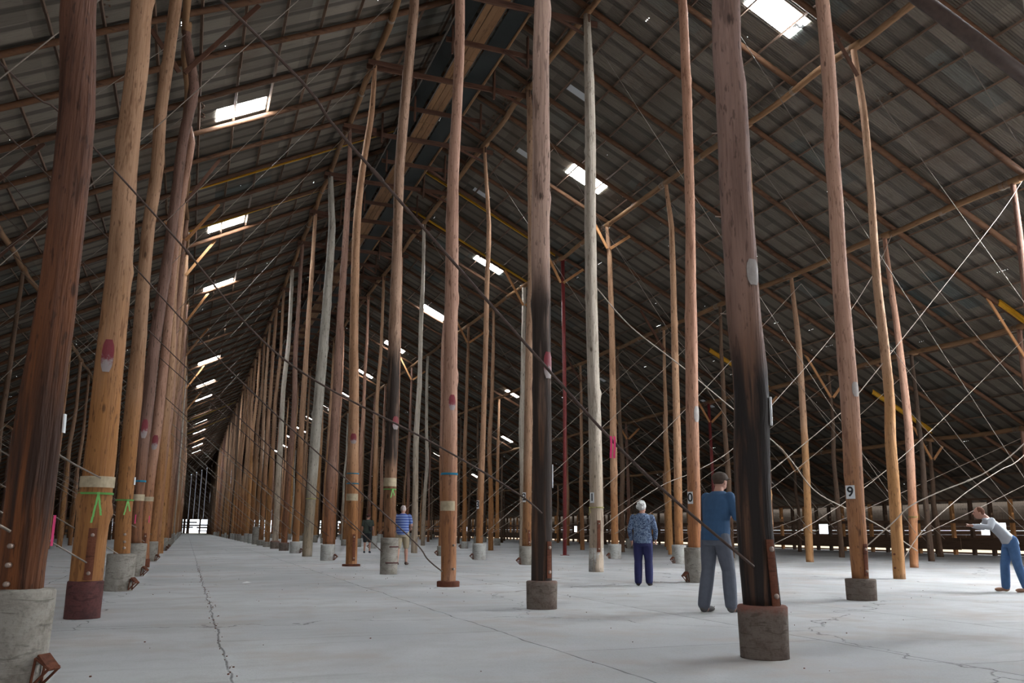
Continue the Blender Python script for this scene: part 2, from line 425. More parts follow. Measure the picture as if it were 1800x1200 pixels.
def box_data(c, s, rot=None, V=None, F=None):
    V = V if V is not None else []; F = F if F is not None else []
    off = len(V); m = rot or Matrix.Identity(3)
    for dx, dy, dz in ((-1, -1, -1), (1, -1, -1), (1, 1, -1), (-1, 1, -1), (-1, -1, 1), (1, -1, 1), (1, 1, 1), (-1, 1, 1)):
        V.append(tuple(Vector(c) + m @ Vector((dx * s[0] / 2, dy * s[1] / 2, dz * s[2] / 2))))
    for f in ((0, 3, 2, 1), (4, 5, 6, 7), (0, 1, 5, 4), (1, 2, 6, 5), (2, 3, 7, 6), (3, 0, 4, 7)): F.append(tuple(off + i for i in f))
    return V, F
def bevel(o, w=0.006, seg_=1):
    m = o.modifiers.new('bevel', 'BEVEL'); m.width = w; m.segments = seg_; m.limit_method = 'ANGLE'; return o
def box(name, c, s, mat, parent=None, rot=None, bev=0.0):
    V, F = box_data(c, s, rot)
    o = link(name, mesh(name, V, F), mat, parent, smooth=False)
    if bev: bevel(o, bev)
    return o
def beam_between(name, a, b, wd, ht, mat, parent=None, bev=0.008):
    """Sawn timber from a to b; the mesh is built along its own x axis so the grain follows it."""
    a, b = Vector(a), Vector(b); d = b - a
    V, F = box_data((d.length / 2, 0, 0), (d.length, wd, ht))
    o = link(name, mesh(name, V, F), mat, parent, smooth=False)
    x = d.normalized(); up = Vector((0, 0, 1)) if abs(x.z) < 0.95 else Vector((0, 1, 0))
    y = up.cross(x).normalized(); z = x.cross(y)
    o.matrix_local = Matrix(((x.x, y.x, z.x, a.x), (x.y, y.y, z.y, a.y), (x.z, y.z, z.z, a.z), (0, 0, 0, 1)))
    if bev: bevel(o, bev)
    return o
def text_mesh(name, s, size, mat, parent, mtx, bold=0.0):
    cu = bpy.data.curves.new(name, 'FONT'); cu.body = s; cu.size = size; cu.extrude = 0.0015; cu.offset = bold
    cu.align_x = 'CENTER'; cu.align_y = 'CENTER'
    to = bpy.data.objects.new('tmp', cu); COL.objects.link(to)
    dg = bpy.context.evaluated_depsgraph_get()
    me = bpy.data.meshes.new_from_object(to.evaluated_get(dg)); bpy.data.objects.remove(to)
    me.materials.clear()
    o = link(name, me, mat, parent, smooth=False); o.matrix_local = mtx
    return o

# ================================================================== the shell
# floor
V, F = [], []
V = [(-24, -16, 0), (40, -16, 0), (40, FARY, 0), (-24, FARY, 0)]
tag(link('floor', mesh('floor', V + [(x, y, -0.25) for x, y, z in V], [(0, 1, 2, 3), (4, 7, 6, 5), (0, 4, 5, 1), (1, 5, 6, 2), (2, 6, 7, 3), (3, 7, 4, 0)]), M['floor'], smooth=False), kind='structure')
V = [(-140, -80, -0.28), (160, -80, -0.28), (160, 330, -0.28), (-140, 330, -0.28)]
tag(link('trim_1', mesh('ground', V + [(x, y, -0.6) for x, y, z in V], [(0, 1, 2, 3), (4, 7, 6, 5), (0, 4, 5, 1), (1, 5, 6, 2), (2, 6, 7, 3), (3, 7, 4, 0)]), M['ground'], smooth=False), kind='structure')

# corrugated roof, one real wave every 76 mm
def roof_side(name, x0, x1):
    V, F = [], []
    n = int((FARY + 16) / 0.019); m = 16
    for i in range(n + 1):
        y = -16 + i * 0.019; dz = 0.017 * math.sin(2 * PI * y / 0.076)
        for j in range(m + 1):
            x = lerp(x0, x1, j / m); V.append((x, y, zsheet(x) + dz))
        if i:
            a = (m + 1) * i
            for j in range(m): F.append((a + j - m - 1, a + j - m, a + j + 1, a + j))
    return tag(link(name, mesh(name, V, F), M['sheet']), kind='structure')
roof_side('ceiling', RIDGE, 37.9)
roof_side('ceiling.001', RIDGE, -23.4)
box('trim_2', (RIDGE, (FARY - 16) / 2, zsheet(RIDGE) - 0.03), (0.5, FARY + 16, 0.03), M['dark_metal'])['kind'] = 'structure'

# daylit roof sheets
wi = 1
def pane(side, yc, wy=0.86, mat='pane', x0=None, x1=None):
    global wi
    if x0 is None: x0, x1 = (13.02, 14.45) if side > 0 else (1.33, -0.16)
    V, F = [], []
    for z in (-0.030, -0.022):
        for x, y in ((x0, yc - wy / 2), (x1, yc - wy / 2), (x1, yc + wy / 2), (x0, yc + wy / 2)): V.append((x, y, zsheet(x) + z))
    F = [(0, 1, 2, 3), (7, 6, 5, 4), (0, 4, 5, 1), (1, 5, 6, 2), (2, 6, 7, 3), (3, 7, 4, 0)]
    f = []
    o = link(f'window_{wi}', mesh('pane', V, F), M[mat], smooth=False); wi += 1
    return tag(o, kind='structure')
for y in (5.4, -6.2): pane(1, y)
for y in (5.4, -6.2): pane(-1, y)
for y in (9.2, 10.4, 11.6, 12.8, 14.0, 15.1): pane(1, y, 0.8, 'pane', 21.3, 23.9)  # unseen pane cluster, added out of view to brighten the right floor
for i, y in enumerate((16.85, 28.8, 40.75, 51.7, 63.0, 75.0, 86.7, 98.5, 110.5, 122.0, 134.0, 146.0, 158.0)): pane(1, y, mat='pane_debris' if i == 0 else 'pane')
for i, y in enumerate((16.9, 27.45, 39.1, 49.7, 62.4, 73.2, 85.4, 95.5, 106.3, 118.0, 129.0, 140.0, 151.5, 163.0)):
    if i: pane(-1, y, 0.34 if y in (62.4, 85.4, 106.3) else 0.86)
for x, y in ((24.5, 91), (28.9, 90.5), (20.1, 117), (25.0, 70.0), (21.0, 58.0)): pane(1, y, 0.5, 'pane', x, x + 0.9)
for x, y in ((11.1, 24.6), (11.2, 29.8), (10.9, 34.6), (18.5, 26.2), (26.5, 41.0), (22.4, 46.3)): pane(1, y, 0.34, 'pane_dim', x, x + 0.75)
# pinholes of daylight along the sheet laps
V, F = [], []
for i in range(520):
    x = RIDGE + 1.06 * random.randint(-22, 27) + random.uniform(-0.08, 0.08); y = random.uniform(8, 150)
    s = random.choice((0.005, 0.007, 0.009, 0.014))
    box_data((x, y, zsheet(x) - 0.018), (s * 1.6, s, 0.004), None, V, F)
    if random.random() < 0.35:
        for k in range(random.randint(1, 4)): box_data((x, y + 0.09 * (k + 1) + random.uniform(-0.03, 0.03), zsheet(x) - 0.018), (s * 2, s * 1.4, 0.004), None, V, F)
tag(link('nail_hole', mesh('nail_hole', V, F), M['pinhole'], smooth=False), 'pinpricks of daylight through rusted nail holes in the iron roof', 'hole', kind='stuff')

# ================================================================== side walls of posts, rails and boards
def side_wall(side):
    s = 'right' if side > 0 else 'left'
    xw = WALLR if side > 0 else WALLL
    xo = xw + side * 2.0
    y0 = 10.8
    V, F = [], []
    wins = [33.1 + 12.6 * k for k in range(-1, 15)]
    z = 0.32
    while z < 1.5:
        h = 0.21
        y = y0
        while y < FARY:
            y2 = min(y + 2.4, FARY)
            hit = [wv for wv in wins if 0.85 < z < 1.4 and y < wv + 0.75 and y2 > wv - 0.75]
            if not hit: box_data((xo + random.uniform(-.01, .01), (y + y2) / 2, z + h / 2), (0.03, y2 - y - 0.01, h), None, V, F)
            else:
                wv = hit[0]
                if y < wv - 0.75: box_data((xo, (y + wv - 0.75) / 2, z + h / 2), (0.03, wv - 0.75 - y, h), None, V, F)
                if y2 > wv + 0.75: box_data((xo, (y2 + wv + 0.75) / 2, z + h / 2), (0.03, y2 - wv - 0.75, h), None, V, F)
            y = y2
        z += h + random.choice((0.0, 0.001, 0.002, 0.012))
    tag(link(f'wall_{s}', mesh('boards', V, F), M['board'], smooth=False), kind='structure')
    V, F = [], []; n_ = int((FARY - y0) / 0.04)
    for i in range(n_ + 1):
        yy = y0 + i * 0.04; dx = 0.012 * math.sin(2 * PI * yy / 0.16)
        V.append((xo + dx, yy, z - 0.05)); V.append((xo + dx, yy, 2.66))
        if i: a = 2 * i; F.append((a - 2, a - 1, a + 1, a))
    tag(link(f'wall_{s}.002', mesh('cladding', V, F), M['wallboard']), kind='structure')
    if side > 0: tag(box(f'trim_3', (xo, (y0 + FARY) / 2, 0.0), (0.2, FARY - y0, 0.16), M['board']), kind='structure')
    # rails and the low boarding on the inner posts
    g = f'rails and boards along the {s} wall'
    for nm, z, hh, lab in (('wall_rail', 2.66, 0.10, f'long top rail of sawn timber along the {s} side wall'),
                           ('wall_rail', 1.62, 0.16, f'long middle rail of dark timber along the {s} side wall'),
                           ('wall_board', 0.54, 0.58, f'broad dark kick board low along the {s} side wall')):
        V, F = [], []
        y = y0
        while y < FARY - 1:
            y2 = min(y + 5.6, FARY)
            box_data((xw - side * 0.13 + random.uniform(-.012, .012), (y + y2) / 2, z + random.uniform(-.015, .015)), (0.05, y2 - y - 0.015, hh), None, V, F); y = y2
        tag(link(nm, mesh(nm, V, F), M['board'], smooth=False), lab, 'rail' if 'rail' in nm else 'board')
    # posts
    proto = None; V2, F2 = [], []; n = 0
    y = y0 + 0.3
    while y < FARY - 2:
        vis = seen([(xw, y, 0.2), (xw, y, 2.5)], 160)
        if y < 118 and vis:
            n += 1
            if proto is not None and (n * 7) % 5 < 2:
                o = proto.copy(); o.data = proto_sunlit; COL.objects.link(o)
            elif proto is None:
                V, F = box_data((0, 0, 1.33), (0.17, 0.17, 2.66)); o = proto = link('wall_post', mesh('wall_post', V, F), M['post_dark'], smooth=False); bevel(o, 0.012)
                proto_sunlit = o.data.copy(); proto_sunlit.materials.clear(); proto_sunlit.materials.append(M['post'])
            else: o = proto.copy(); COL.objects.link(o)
            o.location = (xw, y, 0); o.rotation_euler = (0, 0, random.uniform(-.06, .06))
            tag(o, f'square timber post of the {s} side wall, {nth(n)} from the near end', 'post', f'posts of the {s} side wall')
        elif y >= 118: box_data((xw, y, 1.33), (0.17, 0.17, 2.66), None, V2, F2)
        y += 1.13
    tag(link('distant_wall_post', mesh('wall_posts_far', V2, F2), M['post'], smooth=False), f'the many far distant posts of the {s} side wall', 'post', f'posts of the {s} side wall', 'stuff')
side_wall(1)
side_wall(-1)
# near end wall behind the camera, with the wide doorway, and the near stretch of both side walls
V, F = [], []
for i in range(55):
    x = -23.4 + i * 1.12; top = zsheet(x + 0.5) - 0.03; lo = 5.6 if -16 < x < -3 else 0.0
    box_data((x + 0.56, -16, (lo + top) / 2), (1.12, 0.05, top - lo), None, V, F)
tag(link('wall_near', mesh('wall_near', V, F), M['board'], smooth=False), kind='structure')
for nm, xw_, spans in (('wall_right.001', WALLR + 1.8, ((-16, -2.8, 0), (-2.8, 10.8, 2.5))), ('wall_left.001', WALLL - 1.6, ((-16, 1.0, 0), (1.0, 10.8, 2.5)))):
    V, F = [], []
    for ya, yb, lo in spans: box_data((xw_, (ya + yb) / 2, (lo + 2.62) / 2), (0.05, yb - ya, 2.62 - lo), None, V, F)
    tag(link(nm, mesh(nm, V, F), M['board'], smooth=False), kind='structure')
# far end wall with daylight showing under it
V, F = [], []
for i in range(56):
    x = -24 + i * 1.15; top = zsheet(x + 0.5) - 0.02
    box_data((x + 0.57, FARY, (3.3 + top) / 2), (1.14, 0.05, max(0.1, top - 3.3)), None, V, F)
    if random.random() < 0.62: box_data((x + random.uniform(0.1, 1), FARY - 0.3, 1.6), (random.uniform(0.15, 0.8), 0.1, 3.4), None, V, F)
for z in (0.5, 0.9, 1.35, 2.0, 2.6):
    for i in range(14):
        if random.random() < 0.75: box_data((-22 + i * 4.4 + random.uniform(-1, 1), FARY - 0.1, z + random.uniform(-.15, .15)), (random.uniform(2, 4.4), 0.08, random.uniform(0.2, 0.36)), None, V, F)
tag(link('wall_far', mesh('wall_far', V, F), M['board'], smooth=False), kind='structure')

# ================================================================== roof timbers
def raft_pts(side, xe, sd):
    random.seed(sd); L = abs(xe - RIDGE); n = 26; pts = []
    for i in range(n + 1):
        x = L * i / n
        pts.append((x, 0.03 * math.sin(i * 0.9 + sd), -0.5 * x + 0.02 * math.sin(i * 0.7 + sd * 2)))
    return pts
raft_me = {}
for side in (1, -1):
    for v in range(3):
        pts = raft_pts(side, WALLR if side > 0 else WALLL, 10 + v + (side > 0) * 5)
        rad = [0.088 * (1 + 0.08 * math.sin(i * 0.53 + v)) for i in range(len(pts))]
        if side < 0: pts = [(-x, y, z) for x, y, z in pts]
        Vv, Ff = tube_data(pts, rad, 10, 0.14, v * 1.7 + side)
        me = mesh('rafter_log', Vv, Ff); me.materials.append(M['rafter']); me.shade_smooth(); raft_me[(side, v)] = me
cnt = {1: 0, -1: 0}; j = -2
while Y0 + 2.4 * j < FARY - 1:
    y = Y0 + 2.4 * j
    for side in (1, -1):
        xe = WALLR if side > 0 else WALLL
        if seen([(lerp(RIDGE, xe, t / 8), y, zraft(lerp(RIDGE, xe, t / 8))) for t in range(9)], 200, 200):
            cnt[side] += 1
            o = bpy.data.objects.new('roof_rafter', raft_me[(side, j % 3)]); COL.objects.link(o)
            o.location = (RIDGE + side * 0.06, y, zraft(RIDGE) - 0.03)
            s = 'right' if side > 0 else 'left'
            tag(o, f'round log rafter under the {s} roof slope, {nth(cnt[side])} from the near end', 'rafter', f'log rafters of the {s} roof slope')
    j += 1

for side in (1, -1):
    s = 'right' if side > 0 else 'left'
    for i in range(1, 28):
        x = RIDGE + side * (0.12 + 1.06 * (i - 0.6))
        if side < 0 and x < WALLL: continue
        V, F = [], []; random.seed(i * 3 + side)
        y = -14.0; th = -0.4636 * side
        rot = Matrix.Rotation(-th * -1, 3, 'Y')
        off = 0.0
        while y < FARY - 1:
            y2 = min(y + 4.8, FARY)
            o2 = off + random.uniform(-0.012, 0.012)
            for (ya, yb) in ((y, y2),):
                box_data((x + o2, (ya + yb) / 2, zpurl(x) + random.uniform(-.006, .006)), (0.075, yb - ya - 0.004, 0.048), rot, V, F)
            y = y2
        o = link('roof_purlin', mesh('roof_purlin', V, F), M['purlin'], smooth=False)
        tag(o, f'thin sawn purlin running the length of the {s} roof slope, {nth(i)} below the ridge', 'purlin', f'purlins of the {s} roof slope')

# rusty litter lying along some purlins
V, F = [], []; random.seed(5)
for i in range(1500):
    side = random.choice((1, 1, -1)); n = random.choice((3, 5, 8, 10, 12, 15, 17, 18, 20, 22, 24))
    x = RIDGE + side * (0.12 + 1.06 * (n - 0.6)) - side * random.uniform(0.05, 0.16)
    c = 18 + 9 * (n * 7 % 5) + 27 * random.randint(0, 2)
    y = c + random.gauss(0, 1.1)
    sz = random.uniform(0.02, 0.06)
    box_data((x, y, zpurl(x) + 0.035 + random.uniform(0, .03)), (sz, sz * 1.6, sz * 0.6), Matrix.Rotation(random.uniform(0, 3), 3, 'Z'), V, F)
tag(link('bird_nest_litter', mesh('litter', V, F), M['purlin'], smooth=False), 'scraps of rusty litter and nest straw lodged along the roof purlins', 'litter', kind='stuff')

ROWWORD = {'R1': 'first row right of aisle', 'R2': 'second row right of aisle', 'R3': 'third row right of aisle', 'R4': 'fourth row right of aisle', 'R5': 'fifth row right of aisle', 'R6': 'sixth row right of aisle', 'L1': 'first row left of aisle', 'L2': 'second row left of aisle', 'L3': 'third row left of aisle', 'L4': 'fourth row left of aisle'}
# plate logs carried on the rows of poles, one per bay
plates = []
for row, x in ROWX.items():
    for k in range(-1, 45):
        y = Y0 + BAY * k + ROWOFF.get(row, 0)
        if seen([(x, y, zplate(x)), (x, y + 2.4, zplate(x)), (x, y + 4.8, zplate(x))], 200, 200): plates.append((y, row, k))
plates.sort()
pl_me = []
for v in range(4):
    random.seed(40 + v)
    n = 10; pts = [(0.035 * math.sin(i * 0.8 + v), -0.25 + 5.25 * i / n, 0.035 * math.sin(i * 0.6 + v * 2)) for i in range(n + 1)]
    Vv, Ff = tube_data(pts, [0.105 - 0.018 * i / n for i in range(n + 1)], 10, 0.15, v * 2.3)
    me = mesh('plate_log', Vv, Ff); me.materials.append(M['plate']); me.shade_smooth(); pl_me.append(me)
def coil(r, n, pitch, wr=0.005):
    pts = [(r * math.cos(t), pitch * t / (2 * PI), r * math.sin(t)) for t in [2 * PI * i / 14 for i in range(14 * n + 1)]]
    V, F = tube_data(pts, wr, 5); return V, F
Vc, Fc = coil(0.115, 4, 0.035)
lash_me = mesh('wire_lashing', Vc, Fc); lash_me.materials.append(M['wire']); lash_me.shade_smooth()
pc = {}; V2, F2 = [], []
names = ROWWORD
for i, (y, row, k) in enumerate(plates):
    x = ROWX[row]
    if i < 300:
        pc[row] = pc.get(row, 0) + 1
        o = bpy.data.objects.new('plate_log', pl_me[(k * 3 + len(row) + int(x)) % 4]); COL.objects.link(o); o.location = (x, y, zplate(x))
        tag(o, f'round plate log over {names[row]}, {nth(pc[row])} from the near end', 'beam', 'plate logs lashed along the pole heads')
        if k < 8 and row in ('R3', 'R4', 'R5', 'R1', 'R6'):
            for yy in (0.05, 0.22, 2.35):
                l = bpy.data.objects.new('wire_lashing', lash_me); COL.objects.link(l); l.parent = o; l.location = (0, yy, 0)
    else: tube_data([(x, y - 0.2, zplate(x)), (x, y + 4.9, zplate(x))], 0.1, 6, 0, 0, True, V2, F2)
if V2: tag(link('distant_plate_log', mesh('plates_far', V2, F2), M['plate']), 'the many far distant plate logs along the pole rows', 'beam', 'plate logs lashed along the pole heads', 'stuff')

# tie beams between the two ridge rows, with hangers
tc = 0
tie0 = {}
for kk in range(3, 76):
    k = kk / 2; y = Y0 + BAY * k; full = kk % 2 == 0
    if not seen([(RIDGE - 2.7, y, 15.9), (RIDGE, y, 15.9), (RIDGE + 2.7, y, 15.9)], 150, 150): continue
    tc += 1
    if full not in tie0:
        t = empty('tie_beam'); tie0[full] = t
        if full:
            beam_between('beam', (-2.95, 0.14, -0.02), (3.1, 0.14, -0.02), 0.07, 0.19, M['beam'], t)
            beam_between('splice', (-2.95, -0.14, 0.0), (-1.7, -0.14, 0.0), 0.05, 0.16, M['beam'], t)
            for sx in (-1.45, 1.45):
                beam_between('hanger', (sx, 0.05, -0.42), (sx, 0.05, 1.55 - abs(sx) * 0.5), 0.07, 0.13, M['beam'], t)
            beam_between('strut', (1.5, 0.03, -0.1), (2.75, 0.03, -0.55), 0.05, 0.1, M['beam'], t)
            for sx in (-2.72, 2.72): beam_between('cleat', (sx, -0.04, -0.15), (sx, -0.04, 0.45), 0.05, 0.16, M['beam'], t)
        else:
            beam_between('beam', (-0.95, 0.1, 0.0), (1.95, 0.1, -0.04), 0.06, 0.17, M['beam'], t)
            for sx in (-0.75, 1.75): beam_between('hanger', (sx, 0.03, -0.5), (sx, 0.03, 1.5 - abs(sx) * 0.5), 0.06, 0.12, M['beam'], t)
            beam_between('strut', (0.95, 0.03, -0.05), (1.75, 0.03, -0.5), 0.05, 0.09, M['beam'], t)
        o = t
    else: o = copy_tree(tie0[full])
    o.location = (RIDGE, y, 15.93)
    tag(o, ('long sawn tie beam joining a pair of ridge poles' if full else 'short sawn tie beam hung under the ridge between poles') + f', {nth(tc)} from the near end', 'beam', 'tie beams under the ridge')

# catwalk planks and dark conveyor trough under the ridge
cw = tag(empty('ridge_catwalk', (7.3, 10, 16.05)), 'three long yellow-brown planks laid over the tie beams under the ridge', 'walkway')
for i in range(3):
    V, F = [], []; y = 0.0
    while y < 170:
        box_data((-0.215 + 0.215 * i + random.uniform(-.006, .006), y + 2.39, 0.02 + random.uniform(-.004, .004)), (0.198, 4.77, 0.04), None, V, F); y += 4.8
    link('plank', mesh('plank', V, F), M['plank'], cw, smooth=False)
for sx in (-0.335, 0.335): box('edge_angle', (sx, 85, 0.02), (0.012, 170, 0.05), M['wire'], cw)
ct = tag(empty('conveyor_trough', (7.3, 10, 16.05)), 'dark sheet metal conveyor trough hung beside the ridge catwalk planks', 'conveyor')
box('side_panel', (0.74, 85, 0.05), (0.66, 170, 0.02), M['dark_metal'], ct, Matrix.Rotation(R(-8), 3, 'Y'))
box('outer_panel', (-0.60, 85, 0.25), (0.46, 170, 0.02), M['dark_metal'], ct, Matrix.Rotation(R(28), 3, 'Y'))
tube('edge_rail', [(1.12, y * 5.0, 0.08 + 0.02 * math.sin(y)) for y in range(35)], 0.045, M['plate'], ct, 8, 0.1, 3)
box('lip', (-0.84, 85, 0.36), (0.03, 170, 0.06), M['wire'], ct)

# yellow steel channels bolted beside some rafters
YL = ['long yellow steel channel under the left roof slope, nearest of the two long ones', 'long yellow steel channel under the left roof slope, just beyond the nearest one',
 'long yellow steel channel under the right roof slope, the upper one nearer the ridge poles', 'long yellow steel channel under the right roof slope, the lower one beside a skylight',
 'short yellow steel channel crossing the plate log near the right edge', 'short yellow steel channel low on the right slope behind the charred pole', 'short yellow steel channel lowest on the right slope above the side wall',
 'distant yellow steel channel far down the left slope, nearer of two', 'distant yellow steel channel far down the left slope, farther of two']
for side, y, xa, xb in ((-1, 32.95, -1.4, 7.0), (-1, 37.72, -1.2, 7.0), (1, 35.4, 7.6, 15.2), (1, 39.65, 7.6, 16.6), (1, 20.62, 25.2, 28.3), (1, 35.0, 23.2, 26.6), (1, 29.9, 28.2, 31.4), (-1, 109.0, -1.0, 5.0), (-1, 123.5, -1.0, 5.0)):
    a = Vector((xa, y, zraft(xa) - 0.04)); b = Vector((xb, y, zraft(xb) - 0.04))
    c = tag(empty('steel_channel', a), YL.pop(0), 'beam')
    beam_between('web', (0, 0, 0), b - a, 0.012, 0.20 if xb - xa < 4 else 0.08, M['yellow'], c, bev=0)
    for dz in ((0.1, -0.1) if xb - xa < 4 else (0.04, -0.04)): beam_between('flange', Vector((0, -0.03, dz)), b - a + Vector((0, -0.03, dz)), 0.07, 0.012, M['yellow'], c, bev=0)

# ================================================================== poles
TR = {
    ('L1',0):[(0.009, 0.64, 0.144), (0.005, 1.12, 0.154), (0.007, 1.5, 0.156), (0.005, 1.9, 0.146), (0.014, 2.3, 0.133), (0.019, 2.72, 0.126), (0.016, 3.15, 0.122), (0.005, 3.48, 0.134), (0.008, 3.59, 0.13), (-0.003, 4.05, 0.126), (-0.043, 4.51, 0.123), (-0.087, 4.98, 0.123)],
    ('L1',1):[(-0.038, 0.45, 0.176), (-0.036, 1.2, 0.186), (-0.026, 1.88, 0.172), (-0.038, 2.57, 0.167), (-0.04, 3.28, 0.159), (-0.04, 4.02, 0.161), (-0.062, 4.77, 0.145), (-0.096, 5.54, 0.14), (-0.103, 6.34, 0.142), (-0.093, 7.17, 0.133), (-0.125, 8.02, 0.139)],
    ('L1',2):[(0.027, 0.63, 0.13), (-0.009, 1.29, 0.131), (-0.029, 2.25, 0.133), (-0.031, 3.24, 0.145), (-0.042, 4.27, 0.116), (-0.068, 5.31, 0.103), (-0.08, 6.4, 0.115), (-0.034, 7.52, 0.116), (-0.075, 8.66, 0.107), (-0.033, 9.86, 0.104), (-0.005, 11.09, 0.139)],
    ('L1',3):[(0.042, 0.05, 0.106), (-0.046, 1.37, 0.12), (-0.068, 2.63, 0.147), (-0.049, 3.59, 0.162), (-0.022, 5.25, 0.158), (0.081, 7.33, 0.135), (0.129, 8.78, 0.158), (0.166, 10.26, 0.125), (0.302, 11.82, 0.128), (0.39, 13.42, 0.144)],
    ('L1',4):[(0.007, 0.03, 0.154), (-0.047, 0.7, 0.147), (-0.049, 2.22, 0.157), (0.016, 3.8, 0.143), (0.048, 6.24, 0.138), (0.036, 8.79, 0.1), (0.083, 10.57, 0.11), (0.21, 12.41, 0.155), (0.309, 14.31, 0.114)],
    ('R1',0):[(0.019, 0.42, 0.156), (-0.002, 0.81, 0.153), (-0.009, 1.09, 0.147), (-0.007, 1.43, 0.151), (-0.0, 1.67, 0.159), (0.013, 1.92, 0.153), (0.023, 2.18, 0.149), (0.022, 2.43, 0.15), (0.002, 2.69, 0.151), (-0.012, 2.96, 0.152), (-0.013, 3.5, 0.152), (-0.027, 4.05, 0.141), (-0.018, 4.62, 0.148), (-0.019, 5.22, 0.148), (-0.041, 5.51, 0.132), (-0.019, 6.14, 0.135)],
    ('R1',1):[(-0.02, 0.38, 0.142), (-0.014, 1.27, 0.133), (-0.012, 2.45, 0.136), (-0.019, 3.68, 0.131), (-0.026, 4.52, 0.141), (-0.034, 5.4, 0.135), (-0.019, 6.3, 0.133), (-0.023, 7.23, 0.13), (-0.021, 8.19, 0.123), (0.004, 9.19, 0.121)],
    ('R1',2):[(0.065, 0.11, 0.138), (0.053, 1.36, 0.156), (0.035, 2.43, 0.153), (0.013, 4.66, 0.129), (0.005, 5.83, 0.137), (-0.009, 7.03, 0.127), (-0.012, 8.27, 0.117), (0.029, 9.56, 0.102), (0.064, 10.88, 0.115), (0.05, 12.24, 0.105)],
    ('R1',3):[(-0.012, 0.84, 0.136), (-0.053, 2.11, 0.145), (-0.041, 3.5, 0.14), (-0.083, 5.64, 0.15), (-0.085, 7.12, 0.145), (-0.095, 8.65, 0.118), (-0.105, 10.22, 0.119), (-0.039, 11.86, 0.152), (0.053, 13.55, 0.116), (0.141, 15.31, 0.134)],
    ('R1',4):[(-0.05, 0.08, 0.172), (-0.124, 2.76, 0.159), (-0.176, 4.44, 0.17), (-0.275, 6.61, 0.121), (-0.346, 9.31, 0.124), (-0.347, 10.72, 0.134), (-0.258, 12.16, 0.09), (-0.051, 14.17, 0.11), (0.149, 15.94, 0.065)],
    ('R1',5):[(-0.02, 0.52, 0.184), (-0.039, 2.57, 0.177), (-0.001, 4.55, 0.14), (0.006, 7.61, 0.143), (0.046, 10.82, 0.115), (0.076, 14.18, 0.096), (0.076, 16.04, 0.076)],
    ('R1',6):[(-0.088, -0.01, 0.189), (-0.047, 2.8, 0.192), (-0.003, 5.07, 0.207), (0.105, 8.61, 0.211), (0.165, 11.05, 0.167), (0.19, 13.57, 0.157), (0.265, 16.18, 0.123)],
    ('R2',1):[(-0.033, 0.29, 0.12), (-0.022, 0.9, 0.144), (-0.012, 1.79, 0.137), (0.039, 3.17, 0.145), (0.032, 4.12, 0.142), (0.044, 5.61, 0.126), (0.08, 6.65, 0.118), (0.077, 7.6, 0.135), (0.137, 8.26, 0.116), (0.151, 9.38, 0.128), (0.133, 10.52, 0.114)],
    ('R2',2):[(0.002, 0.76, 0.131), (0.039, 2.02, 0.139), (0.059, 3.23, 0.135), (0.116, 5.12, 0.138), (0.16, 6.42, 0.127), (0.213, 7.77, 0.097), (0.237, 9.16, 0.118), (0.264, 11.33, 0.114), (0.251, 13.59, 0.103)],
    ('R2',3):[(0.038, 0.02, 0.191), (0.071, 1.51, 0.187), (0.067, 3.75, 0.168), (0.028, 6.09, 0.164), (0.01, 7.71, 0.158), (0.015, 9.8, 0.169), (0.057, 11.98, 0.148), (0.048, 13.78, 0.167), (0.103, 15.65, 0.11)],
    ('R2',4):[(-0.025, 0.55, 0.15), (-0.009, 1.59, 0.134), (0.024, 4.28, 0.137), (0.058, 7.08, 0.121), (0.125, 9.42, 0.114), (0.054, 15.4, 0.099)],
    ('R2',5):[(0.01, 0.53, 0.134), (0.044, 2.71, 0.115), (0.103, 4.8, 0.096), (0.16, 8.07, 0.087), (0.176, 10.33, 0.11), (0.229, 12.66, 0.078), (0.142, 15.78, 0.08)],
    ('R3',2):[(-0.027, 0.02, 0.13), (0.003, 0.85, 0.131), (0.051, 2.15, 0.133), (0.071, 3.15, 0.128), (0.153, 4.17, 0.116), (0.143, 5.56, 0.111), (0.089, 6.99, 0.112), (0.124, 8.48, 0.085), (0.16, 10.01, 0.087), (0.15, 11.58, 0.095), (0.177, 13.29, 0.097)],
    ('R3',4):[(0.018, 0.61, 0.142), (0.084, 3.56, 0.135), (0.132, 7.53, 0.12), (0.171, 11.74, 0.092), (0.18, 13.5, 0.083)],
    ('R3',5):[(0.081, 0.53, 0.142), (0.107, 3.94, 0.145), (0.142, 8.52, 0.115), (0.101, 12.12, 0.106), (0.121, 13.74, 0.071)],
    ('R3',6):[(0.096, 0.02, 0.086), (0.168, 5.59, 0.089), (0.213, 9.51, 0.078), (0.248, 13.83, 0.08)],
    ('R4',3):[(-0.022, 0.04, 0.122), (0.119, 1.66, 0.132), (0.269, 4.32, 0.126), (0.199, 7.08, 0.111), (0.1, 10.36, 0.075)],
    ('R4',4):[(-0.011, 0.05, 0.132), (0.113, 3.79, 0.125), (0.139, 8.06, 0.118), (0.138, 10.7, 0.076)],
}
